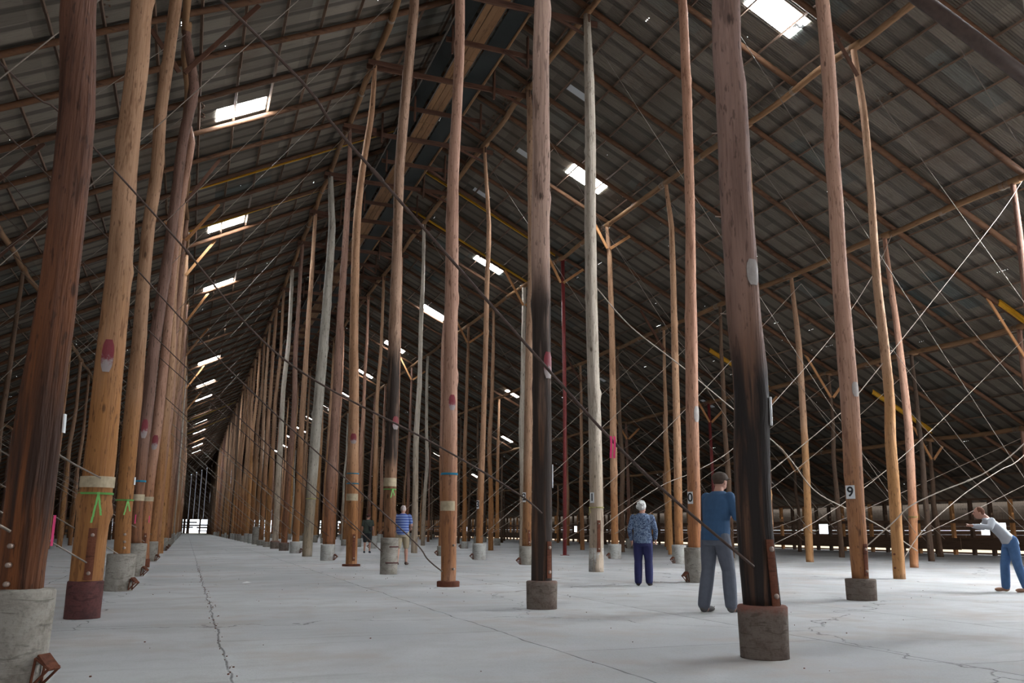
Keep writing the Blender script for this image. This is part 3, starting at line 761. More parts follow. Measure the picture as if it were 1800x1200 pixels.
CH = {('L1', 0): 'redbrown', ('L1', 1): 'amber', ('L1', 2): 'amber', ('L1', 3): 'purple', ('L1', 4): 'pink', ('L1', 5): 'tan',
      ('R1', 0): 'charA0', ('R1', 1): 'charA1', ('R1', 2): 'pink', ('R1', 3): 'charA3', ('R1', 4): 'tan', ('R1', 5): 'purple', ('R1', 6): 'grey', ('R1', 7): 'tan', ('R1', 8): 'purple',
      ('R2', 1): 'pink', ('R2', 2): 'pink', ('R2', 3): 'greywhite', ('R2', 4): 'tan', ('R2', 5): 'tan',
      ('R3', 2): 'orange', ('R3', 3): 'orange', ('R3', 4): 'tan', ('R3', 5): 'tan', ('R4', 3): 'pink', ('R4', 4): 'orange', ('R5', 5): 'dark', ('R5', 4): 'dark'}
# foot: (kind, height, radius, material)
FOOT = {('L1', 0): ('round', 0.62, 0.215, 'conc'), ('L1', 1): ('sleeve', 0.42, 0.196, 'sleeve'), ('L1', 2): ('round', 0.60, 0.225, 'conc'), ('L1', 4): ('sleeve', 0.22, 0.165, 'rust'),
        ('L1', 5): ('round', 0.62, 0.2, 'conc'), ('R1', 0): ('round', 0.42, 0.20, 'conc_dark'), ('R1', 1): ('round', 0.36, 0.205, 'conc_dark'), ('R1', 2): ('plinth', 0.10, 0.212, 'rust'),
        ('R1', 3): ('round', 0.84, 0.205, 'conc'), ('R1', 4): ('plinth', 0.06, 0.26, 'rust'), ('R1', 5): ('round', 0.54, 0.235, 'conc_pale'), ('R1', 6): None, ('R1', 7): ('round', 0.5, 0.24, 'conc_pale'),
        ('R1', 8): ('round', 0.4, 0.24, 'conc_dark'), ('R1', 9): ('round', 0.42, 0.24, 'conc_dark'), ('R1', 10): ('round', 0.3, 0.25, 'conc'), ('R1', 11): ('round', 0.35, 0.25, 'conc'), ('R1', 12): ('round', 1.2, 0.24, 'conc'),
        ('R2', 1): ('round', 0.32, 0.225, 'conc_dark'), ('R2', 2): ('round', 0.70, 0.215, 'conc'), ('R2', 3): ('wash', 0.60, 0.188, 'white_wash'), ('R2', 4): ('round', 0.56, 0.225, 'conc'), ('R2', 5): ('round', 0.57, 0.24, 'conc_pale'),
        ('R3', 2): None, ('R3', 3): None, ('R3', 4): ('round', 0.60, 0.235, 'conc_pale'), ('R3', 5): ('round', 0.55, 0.245, 'conc_pale'), ('R3', 6): None,
        ('R4', 3): None, ('R4', 4): None}
STEEL = {('R3', 6), ('R5', 7)}
COLWORD = {'redbrown': 'rough red-brown', 'amber': 'amber coloured', 'purple': 'dull purple-brown', 'pink': 'pinkish brown', 'tan': 'tan', 'charA0': 'thick brown char-footed', 'charA1': 'pink-brown half-charred', 'charA3': 'tan char-banded', 'grey': 'weathered grey', 'greywhite': 'bleached pale', 'orange': 'orange-brown', 'dark': 'dark brown'}
FOOTWORD = {'round': 'on concrete foot', 'sleeve': 'in rusty sleeve', 'plinth': 'on rusty plate', 'wash': 'with whitewashed foot', None: 'on bare slab'}
def smooth_profile(P, H):
    """Catmull-Rom through traced (dx, z, r) points, resampled every 12 cm."""
    P = sorted(P, key=lambda q: q[1])
    z = min(P[0][1], 0.0) if P[0][1] <= 0.05 else None
    pts = [(P[0][0], -0.02, P[0][2] * 1.02)] + [q for q in P if q[1] > 0.05 and q[1] < H - 0.5] + [(0.0, H, P[-1][2] * 0.8)]
    out = []
    for i in range(len(pts) - 1):
        p0, p1, p2, p3 = pts[max(i - 1, 0)], pts[i], pts[i + 1], pts[min(i + 2, len(pts) - 1)]
        n = max(1, int((p2[1] - p1[1]) / 0.13))
        for j in range(n):
            t = j / n
            f = lambda a: 0.5 * ((2 * p1[a]) + (-p0[a] + p2[a]) * t + (2 * p0[a] - 5 * p1[a] + 4 * p2[a] - p3[a]) * t * t + (-p0[a] + 3 * p1[a] - 3 * p2[a] + p3[a]) * t ** 3)
            out.append((lerp(p1[0], p2[0], t) * 0.4 + f(0) * 0.6, lerp(p1[1], p2[1], t), max(0.05, lerp(p1[2], p2[2], t))))
    out.append(pts[-1]); return out
def knots(prof, n, seed):
    rnd = random.Random(seed); out = []
    H = prof[-1][1]
    return [(rnd.uniform(1.0, H), rnd.uniform(0, 2 * PI), rnd.uniform(0.07, 0.13)) for _ in range(n)]
def trunk_mesh(name, prof, n=18, seed=0.0, rough=0.05, nk=5, wob=0.03):
    rnd = random.Random(int(seed * 100)); ph = [rnd.uniform(0, 6) for _ in range(4)]
    V, F = [], []; kn = knots(prof, nk, seed)
    for i, (dx, z, r) in enumerate(prof):
        dy = wob * math.sin(z * 0.45 + ph[0]) * min(1, z / 3)
        for j in range(n):
            t = 2 * PI * j / n
            q = Vector((math.cos(t) * 1.2 + seed * 5, math.sin(t) * 1.2, z * 0.55 + seed))
            q2 = Vector((math.cos(t) * 3.2, math.sin(t) * 3.2 + seed, z * 2.2))
            rr = r * (1 + rough * 1.4 * noise.noise(q) + rough * 0.8 * noise.noise(q2))
            for kz, ka, kh in kn:
                da = abs((t - ka + PI) % (2 * PI) - PI)
                rr += r * kh * 2.2 * math.exp(-((z - kz) / 0.10) ** 2 - (da / 0.45) ** 2)
            V.append((dx + rr * math.cos(t), dy + rr * math.sin(t), z))
    m = len(prof)
    for i in range(m - 1):
        for j in range(n):
            k = (j + 1) % n; F.append((i * n + j, i * n + k, (i + 1) * n + k, (i + 1) * n + j))
    F.append(tuple(reversed(range(n)))); F.append(tuple((m - 1) * n + j for j in range(n)))
    return mesh(name, V, F)
def foot_mesh(h, r, seed, n=28, flare=1.04):
    V, F = [], []; zs = [0, 0.012, 0.06] + [h * t for t in (0.25, 0.45, 0.65, 0.85)] + [h - 0.012, h]
    zs = sorted(set(z for z in zs if z <= h))
    for z in zs:
        for j in range(n):
            t = 2 * PI * j / n
            rr = r * lerp(1.0, flare, z / h) * (1 + 0.018 * noise.noise(Vector((math.cos(t) * 2, math.sin(t) * 2, z * 5 + seed))))
            if z >= h - 1e-6: rr -= 0.012
            V.append((rr * math.cos(t), rr * math.sin(t), z))
    m = len(zs)
    for i in range(m - 1):
        for j in range(n):
            k = (j + 1) % n; F.append((i * n + j, i * n + k, (i + 1) * n + k, (i + 1) * n + j))
    V.append((0, 0, h + 0.015)); V.append((0, 0, 0))
    for j in range(n):
        k = (j + 1) % n; F.append(((m - 1) * n + j, (m - 1) * n + k, len(V) - 2)); F.append((k, j, len(V) - 1))
    return mesh('foot', V, F)
def bracket(parent, ang, r):
    e = []
    V, F = [], []
    a, b = Vector((0, 0, 0.02)), Vector((0.13, 0, 0.14)); c = Vector((0.02, 0, 0.2))
    for sy in (-0.045, 0.045):
        d = Vector((0, sy, 0))
        for p, q in ((a, b), (b, c), (a, c)): tube_data([p + d, q + d], 0.009, 6, 0, 0, True, V, F)
    box_data((0.085, 0, 0.175), (0.13, 0.1, 0.014), Matrix.Rotation(R(42), 3, 'Y'), V, F)
    o = link('anchor_bracket', mesh('anchor_bracket', V, F), M['rust'], parent, smooth=False)
    o.location = (r * math.cos(ang), r * math.sin(ang), 0); o.rotation_euler = (0, 0, ang)
    return o

poles = []
for row, x in ROWX.items():
    for k in range(-1, 45):
        y = Y0 + BAY * k + ROWOFF.get(row, 0)
        if y < 3 and row != 'R1': continue
        if y < 5: continue
        H = zplate(x) - 0.06
        if seen([(x, y, H * t / 6) for t in range(7)], 420, 300): poles.append((math.hypot(x, y), row, k, x, y, H))
poles.sort()
# generic meshes, made once
gen = {}
for v in range(7):
    rnd = random.Random(v + 60); H = 10.0
    r0 = 0.15; prof = []
    ph = rnd.uniform(0, 6); ph2 = rnd.uniform(0, 6); am = rnd.uniform(0.03, 0.11)
    for i in range(72):
        z = H * i / 71
        s = math.sin(PI * z / H)
        prof.append((am * s * math.sin(z * 0.55 + ph) + 0.03 * s * math.sin(z * 1.7 + ph2), z, lerp(r0, 0.085, z / H) * (1 + 0.04 * math.sin(z * 1.9 + ph))))
    for lod, n in ((0, 14), (1, 8)):
        pr = prof if lod == 0 else prof[::5] + [prof[-1]]
        me = trunk_mesh('trunk', pr, n, v + 0.3, 0.06, 6 if lod == 0 else 0)
        me.shade_smooth(); gen[(v, lod)] = me
gmats = ['tan', 'pink', 'amber', 'purple', 'tan', 'orange', 'pink', 'tan', 'dark', 'orange', 'purple', 'greywhite']
gen_me = {}
def gmesh(v, lod, mat):
    if (v, lod, mat) not in gen_me:
        m = gen[(v, lod)].copy(); m.materials.append(M[mat]); gen_me[(v, lod, mat)] = m
    return gen_me[(v, lod, mat)]
foot_me = {}
def fmesh(h, mat):
    key = (round(h, 1), mat)
    if key not in foot_me:
        m = foot_mesh(max(0.1, key[0]), 0.225, h * 3); m.materials.append(M[mat]); m.shade_smooth(); foot_me[key] = m
    return foot_me[key]
pnum = {}; onum = {}; P = {}; VF, FF = [], []
for i, (d, row, k, x, y, H) in enumerate(poles):
    rnd = random.Random(hash((row[0] == 'R', int(row[1]), k)) % 100000 + k * 31 + int(x * 7) * 17)
    key = (row, k)
    if i >= 300:
        r = 0.13; o = len(VF)
        tube_data([(x, y, -0.01), (x + rnd.uniform(-.15, .15), y, H * 0.5), (x, y, H)], [0.15, 0.12, 0.085], 6, 0, 0, True, VF, FF); continue
    vis = seen([(x, y, H * t / 20) for t in range(21)], 0, 0)
    if vis: pnum[row] = pnum.get(row, 0) + 1; place = f'{nth(pnum[row])} in {ROWWORD[row]}'
    else: onum[row] = onum.get(row, 0) + 1; place = f'{nth(onum[row])} unseen nearer one of {ROWWORD[row]}'
    rid = k
    if key in STEEL:
        root = empty('steel_prop', (x + (0.1 if row == 'R3' else 0), y, 0))
        tube('tube', [(0, 0, 0), (0.06, 0, H * 0.5), (0.0, 0, H)], 0.085, M['redsteel'], root, 16)
        box('base_plate', (0, 0, 0.012), (0.3, 0.3, 0.024), M['redsteel'], root)
        box('head_plate', (0, 0, H - 0.01), (0.28, 0.28, 0.024), M['redsteel'], root)
        tag(root, f'slender dark red steel prop, {place}', 'post'); P[key] = (root, None); continue
    root = empty('roof_pole', (x, y, 0)); prof = None
    foot = FOOT[key] if key in FOOT else (('round', rnd.choice((0.4, 0.5, 0.6, 0.6, 0.7)), 0.225, rnd.choice(('conc', 'conc_pale', 'conc'))) if rnd.random() < (0.72 if row in ('R1', 'L1', 'R2', 'R3') else 0.2) else None)
    mat = CH.get(key) or (rnd.choice(('orange', 'dark', 'dark', 'tan', 'purple')) if row in ('R4', 'R5', 'R6', 'L2', 'L3', 'L4') else rnd.choice(gmats))
    zf = foot[1] if foot and foot[0] in ('round', 'sleeve') else 0.0
    if key in TR:
        tr = [(a, z, min(rr, (0.15 if z < 4 else 0.122) if key[0] == 'L1' and k > 1 else 0.25)) for a, z, rr in TR[key]]
        tr = [(q[0], q[1], 0.5 * q[2] + 0.25 * (tr[max(0, i_ - 1)][2] + tr[min(len(tr) - 1, i_ + 1)][2])) for i_, q in enumerate(tr)]
        prof = smooth_profile(tr, H)
        if foot and foot[0] in ('round', 'sleeve'): prof = [q for q in prof if q[1] >= zf - 0.14] or prof
        me = trunk_mesh('trunk', prof, 26 if k < 4 else 16, k + int(x) * 0.37 + 4, 0.075 if mat == 'redbrown' else 0.04, 9, 0.0)
        if mat == 'grey':
            for vtx in me.vertices: pass
        o = link('trunk', me, M[mat], root)
    else:
        v = rnd.randrange(7)
        o = bpy.data.objects.new('trunk', gmesh(v, 0 if y < 55 else 1, mat)); COL.objects.link(o); o.parent = root
        sr = rnd.uniform(0.85, 1.12) * (1.08 if H > 12 else 0.9)
        if row == 'R6': sr *= 0.9
        z0 = max(0.0, zf - 0.1)
        o.location = (0, 0, z0); o.scale = (sr, sr, (H - z0) / 10.0); o.rotation_euler = (0, 0, rnd.uniform(0, 6.28))
        bpy_r = sr * 0.15
    ft = foot[0] if foot else None
    if foot:
        kind, h, r, fm = foot
        cx = (prof[0][0] if prof else 0)
        if y < 60 or key in FOOT:
            if kind == 'wash':
                pts = [(TR[key][0][0], 0, 0), (lerp(TR[key][0][0], TR[key][1][0], h / 1.5), 0, h)]
                tube('whitewashed_foot', pts, [r * 1.03, r * 1.025], M[fm], root, 28)
            else:
                f = link('steel_sleeve' if kind == 'sleeve' else ('base_plate' if kind == 'plinth' else 'concrete_base'), foot_mesh(h, r, k, flare=1.0 if kind != 'round' else 1.03), M[fm], root)
                f.location = (cx, 0, 0)
                if kind == 'round' and fm in ('conc', 'conc_pale') and key not in (('R1', 3),) and y < 50:
                    bracket(f, R(-35) if row in ('R1', 'L1') else R(190), r)
        else:
            f = bpy.data.objects.new('concrete_base', fmesh(h, fm)); COL.objects.link(f); f.parent = root
    colw = COLWORD[mat]
    tag(root, f'{colw} pole {FOOTWORD[ft]}, {place}', 'pole', f'poles of the {ROWWORD[row]}')
    P[key] = (root, prof)
if VF: tag(link('distant_roof_pole', mesh('poles_far', VF, FF), M['tan']), 'the many far distant roof poles closing the view down the shed', 'pole', kind='stuff')

# details fixed to the near poles
def centre(key, z):
    root, prof = P[key]
    for a, b in zip(prof, prof[1:]):
        if a[1] <= z <= b[1]:
            t = (z - a[1]) / max(1e-6, b[1] - a[1]); return lerp(a[0], b[0], t), lerp(a[2], b[2], t)
    return prof[-1][0], prof[-1][2]
def camang(key):
    l = P[key][0].location; return math.atan2(-l.y, -l.x)
def wrap(key, name, z0, z1, a0, a1, mat, thick=0.006, rounded=False, label=None, nz=6):
    """A thin plate, band or ribbon following the trunk; angles in degrees from the side facing the aisle front, + to the right."""
    root, prof = P[key]; base = camang(key); V, F = [], []; na = max(3, int(abs(a1 - a0) / 12) + 2)
    full = abs(a1 - a0) >= 359
    for i in range(nz + 1):
        z = lerp(z0, z1, i / nz); cx, r = centre(key, z)
        s = 1.0
        if rounded:
            e = min(i, nz - i) / nz; s = 1.0 if e > 0.17 else (0.55 if e == 0 else 0.88)
        am = (a0 + a1) / 2
        for lay in (0, 1):
            for j in range(na + 1):
                a = base + R(am + (lerp(a0, a1, j / na) - am) * s)
                rr = r * 1.055 + 0.004 + (thick if lay else -0.004)
                V.append((cx + rr * math.cos(a), rr * math.sin(a), z))
    st = 2 * (na + 1)
    for i in range(nz):
        for j in range(na):
            o0, o1 = i * st, (i + 1) * st
            F.append((o0 + na + 1 + j, o0 + na + 2 + j, o1 + na + 2 + j, o1 + na + 1 + j))
            F.append((o0 + j, o1 + j, o1 + j + 1, o0 + j + 1))
        for j in (0, na):
            o0, o1 = i * st + j, (i + 1) * st + j
            F.append((o0, o0 + na + 1, o1 + na + 1, o1))
    for i in (0, nz):
        for j in range(na):
            o0 = i * st + j; F.append((o0, o0 + 1, o0 + na + 2, o0 + na + 1))
    o = link(name, mesh(name, V, F), M[mat], root, smooth=full)
    if label: o['label'] = label
    return o
def bolts(key, zs, ang, mat='bolt', r=0.022):
    for z in zs:
        cx, rr = centre(key, z); a = camang(key) + R(ang)
        o = tube('bolt', [(0, 0, 0), (0.03, 0, 0), (0.034, 0, 0)], [r, r, r * 0.5], M[mat], P[key][0], 10)
        o.location = (cx + rr * 1.03 * math.cos(a), rr * 1.03 * math.sin(a), z); o.rotation_euler = (0, 0, a)
def strap(key, z0, z1, ang):
    wrap(key, 'steel_strap', z0, z1, ang - 13, ang + 13, 'rust', 0.010); bolts(key, [z0 + 0.08, z1 - 0.08], ang)
def number_sign(key, z, s, ang, w=0.145, h=0.21):
    root, prof = P[key]; cx, r = centre(key, z); a = camang(key) + R(ang)
    n = Vector((math.cos(a), math.sin(a), 0)); x = Vector((-math.sin(a), math.cos(a), 0)); rr = r * 1.05 + 0.012
    m = Matrix(((x.x, 0, n.x, cx + n.x * rr), (x.y, 0, n.y, n.y * rr), (0, 1, 0, z), (0, 0, 0, 1)))
    V, F = box_data((0, 0, 0), (w, h, 0.006))
    pl = link('number_sign', mesh('number_sign', V, F), M['signwhite'], root, smooth=False); pl.matrix_local = m; bevel(pl, 0.002)
    text_mesh('numeral', s, h * 1.02, M['black'], pl, Matrix.Translation((0, 0, 0.0045)), bold=0.004)
def ribbon(key, z, ang, mat, drop=0.22, band=True):
    if band: wrap(key, 'tape_band', z - 0.012, z + 0.012, 0, 360, mat, 0.004, nz=1)
    cx, r = centre(key, z); a = camang(key) + R(ang); rr = r * 1.06 + 0.012
    p = Vector((cx + rr * math.cos(a), rr * math.sin(a), z)); t = Vector((-math.sin(a), math.cos(a), 0))
    V, F = [], []
    for q, dd in ((-0.018, drop), (0.02, drop * 0.75)):
        for i in range(5):
            c0 = p + t * (q * i / 2) + Vector((0, 0, -dd * i / 5)); c1 = p + t * (q * (i + 1) / 2 + 0.004 * (i % 2)) + Vector((0, 0, -dd * (i + 1) / 5))
            o = len(V)
            for c in (c0, c1):
                for e in (-0.011, 0.011): V.append(tuple(c + t * e)); V.append(tuple(c + t * e + Vector((math.cos(a), math.sin(a), 0)) * 0.002))
            F += [(o, o + 2, o + 6, o + 4), (o + 1, o + 5, o + 7, o + 3), (o, o + 4, o + 5, o + 1), (o + 2, o + 3, o + 7, o + 6)]
    box_data(p, (0.03, 0.03, 0.025), None, V, F)
    link('tape_tail', mesh('tape_tail', V, F), M[mat], P[key][0], smooth=False)

wrap(('L1', 1), 'reflector_patch', 2.87, 3.27, -32, 12, 'patch', rounded=True, label='dusty red reflector patch')
wrap(('L1', 1), 'paint_band', 1.49, 1.62, -88, 88, 'whiteband', 0.003)
ribbon(('L1', 1), 1.42, 8, 'green_tape', 0.34); strap(('L1', 1), 0.43, 1.02, 5)
ribbon(('L1', 2), 1.49, 20, 'green_tape', 0.25); bolts(('L1', 2), (0.7, 0.8, 0.92), 12)
wrap(('L1', 2), 'paper_tag', 1.75, 1.88, 60, 80, 'signwhite')
wrap(('L1', 3), 'reflector_patch', 3.0, 3.42, -25, 25, 'patch', rounded=True)
wrap(('L1', 3), 'tape_band', 2.03, 2.07, 0, 360, 'blue_tape', 0.004, nz=1); wrap(('L1', 3), 'paint_band', 1.62, 1.76, -88, 88, 'whiteband', 0.003)
wrap(('L1', 4), 'reflector_patch', 3.15, 3.55, -30, 30, 'patch', rounded=True); wrap(('L1', 4), 'paint_band', 1.75, 1.87, -88, 88, 'whiteband', 0.003); strap(('L1', 4), 0.2, 0.9, 10)
bolts(('L1', 0), (0.66, 0.78, 0.90), -28, r=0.017); wrap(('L1', 0), 'paper_tag', 1.66, 1.79, 62, 76, 'signwhite')
wrap(('R1', 0), 'reflector_patch', 3.18, 3.42, 18, 62, 'lens_glass', rounded=True, label='worn grey reflector patch')
strap(('R1', 0), 0.42, 0.96, 42)
for z in (2.95, 3.88, 4.72): 
    cx, r = centre(('R1', 0), z); a = camang(('R1', 0)) + R(-80)
    o = tube('nail', [(0, 0, 0), (0.06, 0, 0.004)], 0.006, M['bolt'], P[('R1', 0)][0], 6); o.location = (cx + r * 0.95 * math.cos(a), r * 0.95 * math.sin(a), z); o.rotation_euler = (0, 0, a)
wrap(('R1', 0), 'torn_paper', 1.93, 2.18, 74, 96, 'signwhite', 0.012)
wrap(('R1', 1), 'reflector_patch', 3.12, 3.50, 12, 66, 'patch', rounded=True, label='reflector patch, red above and white below')
strap(('R1', 1), 0.40, 0.88, 40); wrap(('R1', 1), 'paper_tag', 1.60, 1.92, 76, 92, 'signwhite')
wrap(('R1', 2), 'reflector_patch', 3.28, 3.58, -8, 40, 'patch', rounded=True)
wrap(('R1', 2), 'tape_band', 2.05, 2.09, 0, 360, 'blue_tape', 0.004, nz=1); wrap(('R1', 2), 'paint_band', 1.38, 1.56, -88, 40, 'whiteband', 0.003); bolts(('R1', 2), (0.32, 0.75), 35)
wrap(('R1', 3), 'reflector_patch', 3.42, 3.74, 0, 60, 'patch', rounded=True)
ribbon(('R1', 3), 1.98, 25, 'green_tape', 0.2); wrap(('R1', 3), 'paint_band', 2.05, 2.25, -88, 88, 'whiteband', 0.003)
for z in (0.25, 0.62): 
    V, F = tube_data([(0, 0, z), (0, 0, z + 0.03)], 0.214, 28); link('hoop', mesh('hoop', V, F), M['sleeve'], P[('R1', 3)][0])
wrap(('R1', 4), 'reflector_patch', 3.5, 3.8, -30, 30, 'patch', rounded=True); wrap(('R1', 4), 'paint_band', 1.85, 2.05, -88, 60, 'whiteband', 0.003)
wrap(('R1', 4), 'tape_band', 2.33, 2.36, 0, 360, 'blue_tape', 0.004, nz=1); wrap(('R1', 4), 'tape_band', 2.62, 2.65, 0, 360, 'blue_tape', 0.004, nz=1); strap(('R1', 4), 0.15, 0.9, 20)
wrap(('R1', 6), 'tape_band', 2.2, 2.23, 0, 360, 'yellow_tape', 0.004, nz=1)
number_sign(('R2', 1), 1.65, '9', -22); wrap(('R2', 1), 'reflector_patch', 3.18, 3.42, 18, 66, 'lens_glass', rounded=True, label='worn grey reflector patch'); strap(('R2', 1), 0.36, 0.85, 42)
number_sign(('R2', 2), 1.72, '0', -30, 0.125, 0.25); wrap(('R2', 2), 'reflector_patch', 3.32, 3.66, 15, 70, 'lens_glass', rounded=True, label='worn grey reflector patch')
number_sign(('R2', 3), 1.88, '1', -33, 0.125, 0.27); ribbon(('R2', 3), 1.63, -60, 'yellow_tape', 0.2); strap(('R2', 3), 0.5, 1.3, 18)
number_sign(('R2', 4), 2.05, '2', -38, 0.13, 0.30); strap(('R2', 4), 0.6, 1.05, 30)
number_sign(('R2', 5), 1.95, '3', -42, 0.12, 0.30)
wrap(('R4', 3), 'tape_band', 1.5, 1.53, 0, 360, 'yellow_tape', 0.004, nz=1)
for z in (0.25, 0.55): bolts(('R3', 2), (z,), -30, 'rust')

# knee braces fixed at the pole heads
def vbrace(key, drop, a, b, label, mat='brace', arms=(1, 1)):
    x = ROWX[key[0]]; y = Y0 + BAY * key[1] + ROWOFF.get(key[0], 0); H = zplate(x)
    t = tag(empty('knee_brace', (x, y, H - drop)), label, 'brace', 'knee braces at the pole heads')
    for s, l, on in ((-1, a, arms[0]), (1, b, arms[1])):
        if on: beam_between('arm', (s * 0.06, -0.12, 0), (s * l, -0.12, zraft(x + s * l) - 0.05 - (H - drop)), 0.045, 0.12, M[mat], t)
nb = 0
for key, dr, a, b in ((('R3', 5), 1.05, 1.0, 1.0), (('R3', 3), 1.2, 0.9, 0), (('R3', 2), 0.9, 1.0, 0), (('R5', 5), 1.1, 1.3, 0.8), (('R5', 3), 1.1, 1.5, 1.0), (('R3', 6), 1.2, 1.0, 1.1), (('R3', 7), 1.1, 1.1, 0.9),
                      (('R5', 6), 1.0, 1.2, 0.8), (('R5', 7), 1.1, 1.2, 0.9), (('R6', 5), 0.9, 1.0, 0.7), (('R4', 6), 1.1, 1.3, 0), (('L1', 5), 1.15, 0, 1.1), (('L1', 7), 1.1, 0, 1.2), (('L1', 9), 1.1, 0.9, 1.1),
                      (('L1', 6), 1.0, 0.8, 1.2), (('L1', 11), 1.2, 0, 1.3), (('R3', 9), 1.1, 1.0, 1.0), (('R3', 12), 1.1, 1.0, 1.0), (('L1', 14), 1.2, 0.8, 1.3), (('L2', 5), 1.2, 1.0, 1.6), (('L2', 4), 1.3, 0.9, 1.9), (('L1', 3), 1.3, 0.8, 1.7), (('L1', 17), 1.2, 0, 1.3), (('R4', 8), 1.1, 1.2, 0.9), (('R5', 9), 1.1, 1.2, 0.9), (('R6', 7), 0.9, 1.0, 0.7)):
    nb += 1; dark = key[0].startswith('L2') or key in (('L1', 3), ('L1', 5), ('R3', 2), ('R4', 6), ('R4', 8))
    vbrace(key, dr, a or 1, b or 1, f'{"dark" if dark else "orange"} knee brace atop {nth(key[1] + 1)} pole, {ROWWORD[key[0]]}', 'beam' if dark else 'brace', (a > 0, b > 0))

# ================================================================== cables
cab_pts = {
 ('L2', 'R1', 0): [(-6.5, 10.2), (-0.17, 4.99), (0.9, 3.95), (2.34, 2.51), (3.35, 1.54), (4.42, 0.74)],
 ('L2', 'R1', 1): [(-6.5, 10.2), (-2.6, 6.53), (-1.89, 6.0), (-1.21, 5.35), (-0.28, 4.4), (0.58, 3.45), (1.4, 2.86), (2.99, 2.12), (4.13, 1.52), (4.5, 1.25)],
 ('L2', 'R1', 2): [(-6.5, 10.3), (-3.58, 7.74), (-1.68, 5.94), (0.46, 3.8), (2.6, 1.95), (3.9, 0.85), (4.2, 0.5), (4.48, 0.28)],
 ('L2', 'R1', 3): [(-6.5, 10.4), (-4.54, 8.73), (-3.49, 7.66), (-0.66, 4.93), (4.38, 0.51)],
 ('R4', 'R2', 2): [(10.05, 0.67), (10.26, 1.13), (11.08, 1.8), (11.92, 2.29), (14.0, 3.71), (14.63, 4.25), (19.48, 9.0), (20.9, 10.55)],
 ('R4', 'R2', 3): [(10.07, 0.93), (10.44, 1.29), (11.97, 2.22), (13.15, 2.68), (14.4, 3.36), (15.69, 4.57), (18.23, 7.0), (20.0, 9.12), (20.9, 10.55)],
 ('R4', 'R2', 1): [(10.1, 0.80), (10.7, 1.19), (11.08, 1.45), (11.72, 1.69), (12.38, 1.89), (12.93, 2.1), (13.8, 2.58), (15.5, 3.9), (18.0, 6.8), (20.9, 10.5)],
 ('R5', 'R3', 2): [(15.45, 0.36), (16.13, 1.05), (17.28, 1.79), (18.07, 2.21), (18.87, 2.58), (19.69, 2.95), (22.0, 4.6), (26.3, 7.8)],
}
def catm(pts, n=6):
    out = []
    for i in range(len(pts) - 1):
        p0, p1, p2, p3 = [Vector(pts[max(0, min(len(pts) - 1, j))]) for j in (i - 1, i, i + 1, i + 2)]
        for j in range(n):
            t = j / n
            out.append(0.5 * ((2 * p1) + (p2 - p0) * t + (2 * p0 - 5 * p1 + 4 * p2 - p3) * t * t + (3 * p1 - p0 - 3 * p2 + p3) * t ** 3))
    out.append(Vector(pts[-1])); return out
def cable(pts, r, mat, label, group=None, fitting=False, sides=6):
    o = tube('brace_cable', pts, r, M[mat], None, sides)
    tag(o, label, 'cable', group)
    if fitting:
        i = max(1, int(len(pts) * 0.45)); r = min(r, 0.012); a, b = Vector(pts[i]), Vector(pts[i + 1]); d = (b - a).normalized()
        tube('turnbuckle', [a - d * 0.02, a, a + d * 0.10, a + d * 0.12], [r * 1.1, r * 1.6, r * 1.6, r * 1.1], M[mat], o, 8)
    return o
RS = {k: v.split(' row ')[0] + ' ' + v.split(' row ')[1].split()[0] for k, v in ROWWORD.items()}
cables = []
for (ra, rb, kmax) in (('L2', 'R1', 38), ('R1', 'L2', 38), ('R4', 'R2', 16), ('R2', 'R4', 16), ('R5', 'R3', 12), ('R3', 'R5', 12), ('R6', 'R4', 12), ('R4', 'R6', 10), ('L3', 'L1', 14), ('L1', 'L3', 14), ('L4', 'L2', 12), ('L2', 'L4', 10)):
    for k in range(0, kmax):
        y = Y0 + BAY * k + 0.0
        xa, xb = ROWX[ra], ROWX[rb]
        if k > 5 and (ra, rb) not in (('L2', 'R1'), ('R1', 'L2')) and random.Random(k * 7 + int(xa * 3)).random() < 0.45: continue
        if not seen([(lerp(xa, xb, t / 6), y, lerp(zplate(xa), 0.6, t / 6)) for t in range(7)], 60, 60): continue
        cables.append((y, ra, rb, k))
cables.sort(); cc = {}
